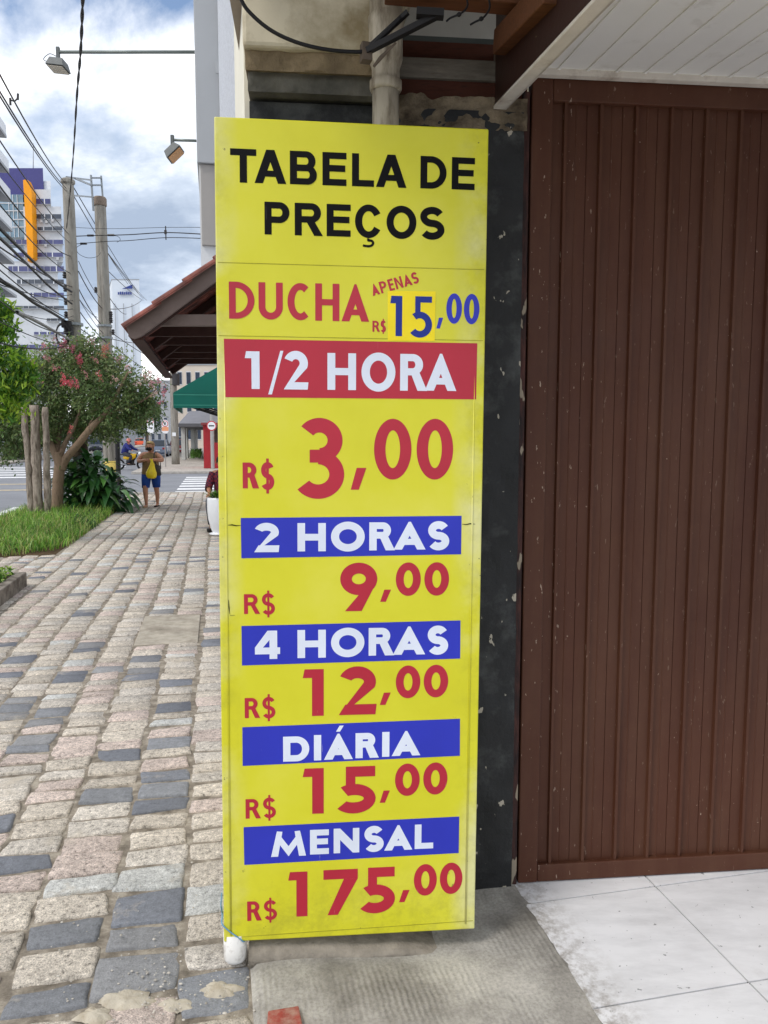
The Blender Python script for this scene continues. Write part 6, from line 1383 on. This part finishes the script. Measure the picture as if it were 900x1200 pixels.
# ---- vehicles
TYRE = M('tyre_rubber', (30, 30, 32), .15, 9, .9); RIM = M('wheel_rim', (150, 152, 156), .1, 9, .35, .5, metallic=.6); CGL = M('car_glass', (44, 52, 60), .2, 2, .08, .6); TAIL = M('tail_light', (190, 34, 40), .1, 5, .25, .5); HEAD = M('head_light', (226, 228, 230), .05, 5, .2, .5)
def car(label, pos, ang, rgb, roof_rgb=None, L=4.2, W=1.72, H=1.48, name='parked_car', sign_=False):
    c = thing(name, label, 'car', pos, 'cars down the street'); f = Vector((math.cos(ang), math.sin(ang), 0)); sd = Vector((-f.y, f.x, 0)); P = lambda x, y, z: pos + f * x + sd * y + UP * z
    paint = M('car_paint_%d_%d_%d' % rgb, rgb, .03, 2, .25, .55)
    secs = [(-L / 2, .80, .38, .70), (-L / 2 + .12, .95, .24, .92), (-L * .30, 1, .20, .96), (0, 1, .18, .97), (L * .27, 1, .2, .93), (L / 2 - .25, .96, .22, .80), (L / 2, .78, .34, .62)]
    rings = [[P(x, k * W / 2 * a, z) for a, z in ((-1 * 1, zb + (zt - zb) * .35), (-.94, zb), (.94, zb), (1, zb + (zt - zb) * .35), (.97, zt - .06), (.86, zt), (-.86, zt), (-.97, zt - .06))] for x, k, zb, zt in secs]
    m = MB(); m.loft(rings); m.build('body', paint, c, bevel=.02)
    cs = [(-L * .44, .93, .0), (-L * .26, 1.0, 1.0), (L * .03, 1.0, 1.0), (L * .24, .95, 0.0)]
    zt0, zt1 = .95, H
    def ring(x0, x1, k0, k1, z0, z1): pass
    lo = [P(-L * .43, -W * .44, zt0), P(L * .25, -W * .44, zt0), P(L * .25, W * .44, zt0), P(-L * .43, W * .44, zt0)]; hi = [P(-L * .27, -W * .36, zt1), P(L * .04, -W * .36, zt1), P(L * .04, W * .36, zt1), P(-L * .27, W * .36, zt1)]
    m = MB(); m.loft([lo, hi]); g_ = m.build('cabin_glass', CGL, c, bevel=.02)
    m = MB(); m.loft([[p + UP * .001 for p in hi], [p + UP * .05 + (sum(hi, Vector()) / 4 - p) * .12 for p in hi]])
    for a, b in zip(lo, hi): m.beam(a, b + UP * .01, .07, .05, f)
    m.beam(P(-L * .10, -W * .445, zt0), P(-L * .11, -W * .365, zt1), .08, .03, f); m.beam(P(-L * .10, W * .445, zt0), P(-L * .11, W * .365, zt1), .08, .03, f)
    m.build('roof', paint if not roof_rgb else M('roof_paint', roof_rgb, .03, 2, .3), c, bevel=.015)
    for a in (-L * .31, L * .31):
        for b in (-1, 1):
            o = P(a, b * (W / 2 - .11), .31); m = MB(); m.tube([o - sd * .10, o - sd * .085, o + sd * .085, o + sd * .10], [.27, .31, .31, .27], 18); t_ = m.build('wheel', TYRE, c); m = MB(); m.tube([o + sd * b * .085, o + sd * b * .106], .19, 14); m.build('rim', RIM, t_)
    for b in (-1, 1):
        m = MB(); m.obox(P(-L / 2 + .02, b * W * .33 - .14, .66), sd * .28, -f * .05, UP * .16); m.build('tail_light', TAIL, c); m = MB(); m.obox(P(L / 2 - .08, b * W * .33 - .15, .56), sd * .30, f * .06, UP * .13); m.build('headlight', HEAD, c)
        m = MB(); m.box(P(L * .17, b * (W / 2 + .07), .98), .1, .16, .11, ang); m.build('wing_mirror', paint, c)
    m = MB(); m.obox(P(-L / 2 - .035, -.2, .50), sd * .4, f * .03, UP * .11); m.build('number_plate', WSIGN, c)
    if sign_: m = MB(); m.obox(P(-L * .14, -.25, zt1 + .055), sd * .5, f * .14, UP * .12); m.build('roof_light', WSIGN, c)
    return c
sa = math.atan2(D.y, D.x)
def gp(px, Y, z=-.13): p = PY(px, 520, Y); p.z = z; return p
car('grey saloon car seen from behind beside the parking signs', gp(188, 72), sa - .05, (142, 152, 172), L=4.4)
car('bright orange car at the far end of the street, nearest the grey shop', gp(163.5, 158), sa + 1.2, (226, 92, 52))
car('orange car with white roof far behind the motorcycle', gp(147, 150), sa + 1.0, (222, 88, 60), (236, 236, 236))
car('dark car on the opposite side seen between the trunks', gp(115, 90), sa + math.pi, (46, 50, 60))
car('white van-like car half hidden behind the pale pole', gp(210, 96), sa, (214, 218, 224), L=4.6, H=1.75)
car('red car tucked behind the pale pole by the porch', gp(208.5, 80), sa + .1, (150, 60, 64))

# motorcycle and rider waiting at the corner of the side street
mo_ = gp(152, 41.5); mc = thing('motorcycle', 'motorcycle with yellow side panel standing in the side street behind the woman', 'motorcycle', mo_)
fx = Vector((1, -.15, 0)).normalized(); sy = Vector((-fx.y, fx.x, 0)); Q = lambda x, y, z: mo_ + fx * x + sy * y + UP * z
BLK2 = M('black_plastic', (34, 34, 36), .15, 9, .5); YELM = M('yellow_panel', (240, 190, 20), .06, 5, .3, .5); CHR = M('silver_metal', (176, 178, 182), .1, 9, .3, .5, metallic=.7)
for x in (-.62, .66):
    m = MB(); m.tube([Q(x + .25 * math.cos(a), 0, .30 + .25 * math.sin(a)) for a in [6.2832 * i / 24 for i in range(25)]], .05, 8, False); w_ = m.build('wheel', TYRE, mc, smooth=True); m = MB(); m.tube([Q(x, -.04, .3), Q(x, .04, .3)], .05, 10)
    for i in range(6): a = math.pi * i / 3; m.beam(Q(x, 0, .3), Q(x + .22 * math.cos(a), 0, .3 + .22 * math.sin(a)), .02, .02, sy)
    m.build('rim', CHR, w_)
m = MB(); m.tube(smoothpath([Q(-.62, 0, .3), Q(-.2, 0, .34), Q(.12, 0, .42), Q(.38, 0, .78), Q(.42, 0, .92)], 4), .035, 8); m.box(Q(0, 0, .40), .36, .24, .28, math.atan2(fx.y, fx.x)); m.build('frame', BLK2, mc, bevel=.02)
for b in (-.09, .09):
    m = MB(); m.tube([Q(.66, b, .30), Q(.46, b, .86)], .025, 8); m.build('fork', CHR, mc)
m = MB(); m.loft([ [Q(x, a * w_, z + b * h_) for a, b in ((-1, 0), (-.6, 1), (.6, 1), (1, 0), (.6, -1), (-.6, -1))] for x, w_, z, h_ in ((-.38, .06, .66, .05), (-.15, .14, .68, .13), (.12, .17, .72, .16), (.34, .10, .78, .10))]); m.build('side_panel', YELM, mc, smooth=True)
m = MB(); m.loft([[Q(x, a * .13, z + b) for a, b in ((-1, 0), (-.7, .07), (.7, .07), (1, 0))] for x, z in ((-.80, .86), (-.5, .80), (-.1, .79), (.05, .84))]); m.build('seat', BLK2, mc, smooth=True)
m = MB(); m.tube([Q(.36, -.36, 1.06), Q(.44, -.12, 1.0), Q(.44, .12, 1.0), Q(.36, .36, 1.06)], .018, 8); m.build('handlebar', CHR, mc); m = MB(); m.lathe_scaled(Q(.56, 0, .88), .09, .10, .11, 12, 8); m.build('headlight', HEAD, mc, smooth=True)
m = MB(); m.tube([Q(-.05, -.16, .28), Q(-.5, -.18, .34), Q(-.85, -.18, .40)], [.03, .045, .045], 10); m.build('exhaust', CHR, mc, smooth=True)
m = MB(); m.tube(smoothpath([Q(.40, 0, .55), Q(.52, 0, .62), Q(.72, 0, .63), Q(.9, 0, .5)], 4), .045, 6); m.build('mudguard', BLK2, mc, smooth=True)
rd = thing('person', 'motorcycle rider in a dark blue jacket and pale helmet', 'person', mo_)
def QL(x, y, z): return tuple(fx * x + sy * y + UP * z)
J = {}; E = []
J['pelvis'] = (QL(-.32, 0, .93), .13); J['waist'] = (QL(-.27, 0, 1.07), .13); J['chest'] = (QL(-.16, 0, 1.26), .14); J['collar'] = (QL(-.10, 0, 1.38), .075); J['neck'] = (QL(-.07, 0, 1.44), .055); J['head'] = (QL(-.04, 0, 1.55), .09); J['crown'] = (QL(-.04, 0, 1.63), .06)
E += [('pelvis', 'waist'), ('waist', 'chest'), ('chest', 'collar'), ('collar', 'neck'), ('neck', 'head'), ('head', 'crown')]
for k_, b in (('l', 1), ('r', -1)):
    J['hip' + k_] = (QL(-.26, b * .11, .88), .095); J['knee' + k_] = (QL(.14, b * .20, .74), .068); J['ank' + k_] = (QL(-.04, b * .21, .36), .045); J['toe' + k_] = (QL(.13, b * .22, .30), .038); J['sh' + k_] = (QL(-.10, b * .185, 1.34), .07); J['el' + k_] = (QL(.08, b * .29, 1.14), .052); J['wr' + k_] = (QL(.31, b * .31, 1.08), .036)
    E += [('pelvis', 'hip' + k_), ('hip' + k_, 'knee' + k_), ('knee' + k_, 'ank' + k_), ('ank' + k_, 'toe' + k_), ('collar', 'sh' + k_), ('sh' + k_, 'el' + k_), ('el' + k_, 'wr' + k_)]; hand(J, E, 'wr' + k_, QL(.3, b * .9, -.1), QL(1, 0, 0), (0, 0, -1), 'h' + k_)
skin_body('body', J, E, rd, SKIN2, 'pelvis')
m = MB(); m.tube([Q(-.33, 0, .88), Q(-.28, 0, 1.05), Q(-.17, 0, 1.26), Q(-.11, 0, 1.38), Q(-.08, 0, 1.42)], [.175, .178, .195, .15, .08], 16)
for b in (1, -1): m.tube([Q(-.11, b * .15, 1.36), Q(-.09, b * .20, 1.32), Q(.08, b * .295, 1.14), Q(.29, b * .31, 1.085)], [.09, .088, .07, .052], 12)
m.build('jacket', M('navy_jacket', (36, 44, 110), .12, 6, .8), rd, smooth=True)
m = MB()
for b in (1, -1): m.tube([Q(-.30, b * .09, .88), Q(.13, b * .20, .755), Q(.15, b * .203, .68), Q(-.03, b * .21, .38)], [.118, .086, .08, .062], 12)
m.build('trousers', MATS['dark_trousers'], rd, smooth=True)
m = MB(); m.lathe_scaled(Q(-.05, 0, 1.58), .135, .125, .14, 16, 10); h_ = m.build('helmet', M('red_white_helmet', (206, 120, 110), .2, 9, .25, .5), rd, smooth=True); m = MB(); m.lathe_scaled(Q(.035, 0, 1.56), .07, .105, .05, 12, 8); m.build('visor', CGL, h_, smooth=True)
for b in (1, -1): m = MB(); m.box(Q(.05, b * .215, .30), .26, .09, .09, math.atan2(fx.y, fx.x)); m.build('shoe', MATS['black_shoe'], rd, bevel=.02)
# people far down the pavement beyond the porch are left as one dark walker
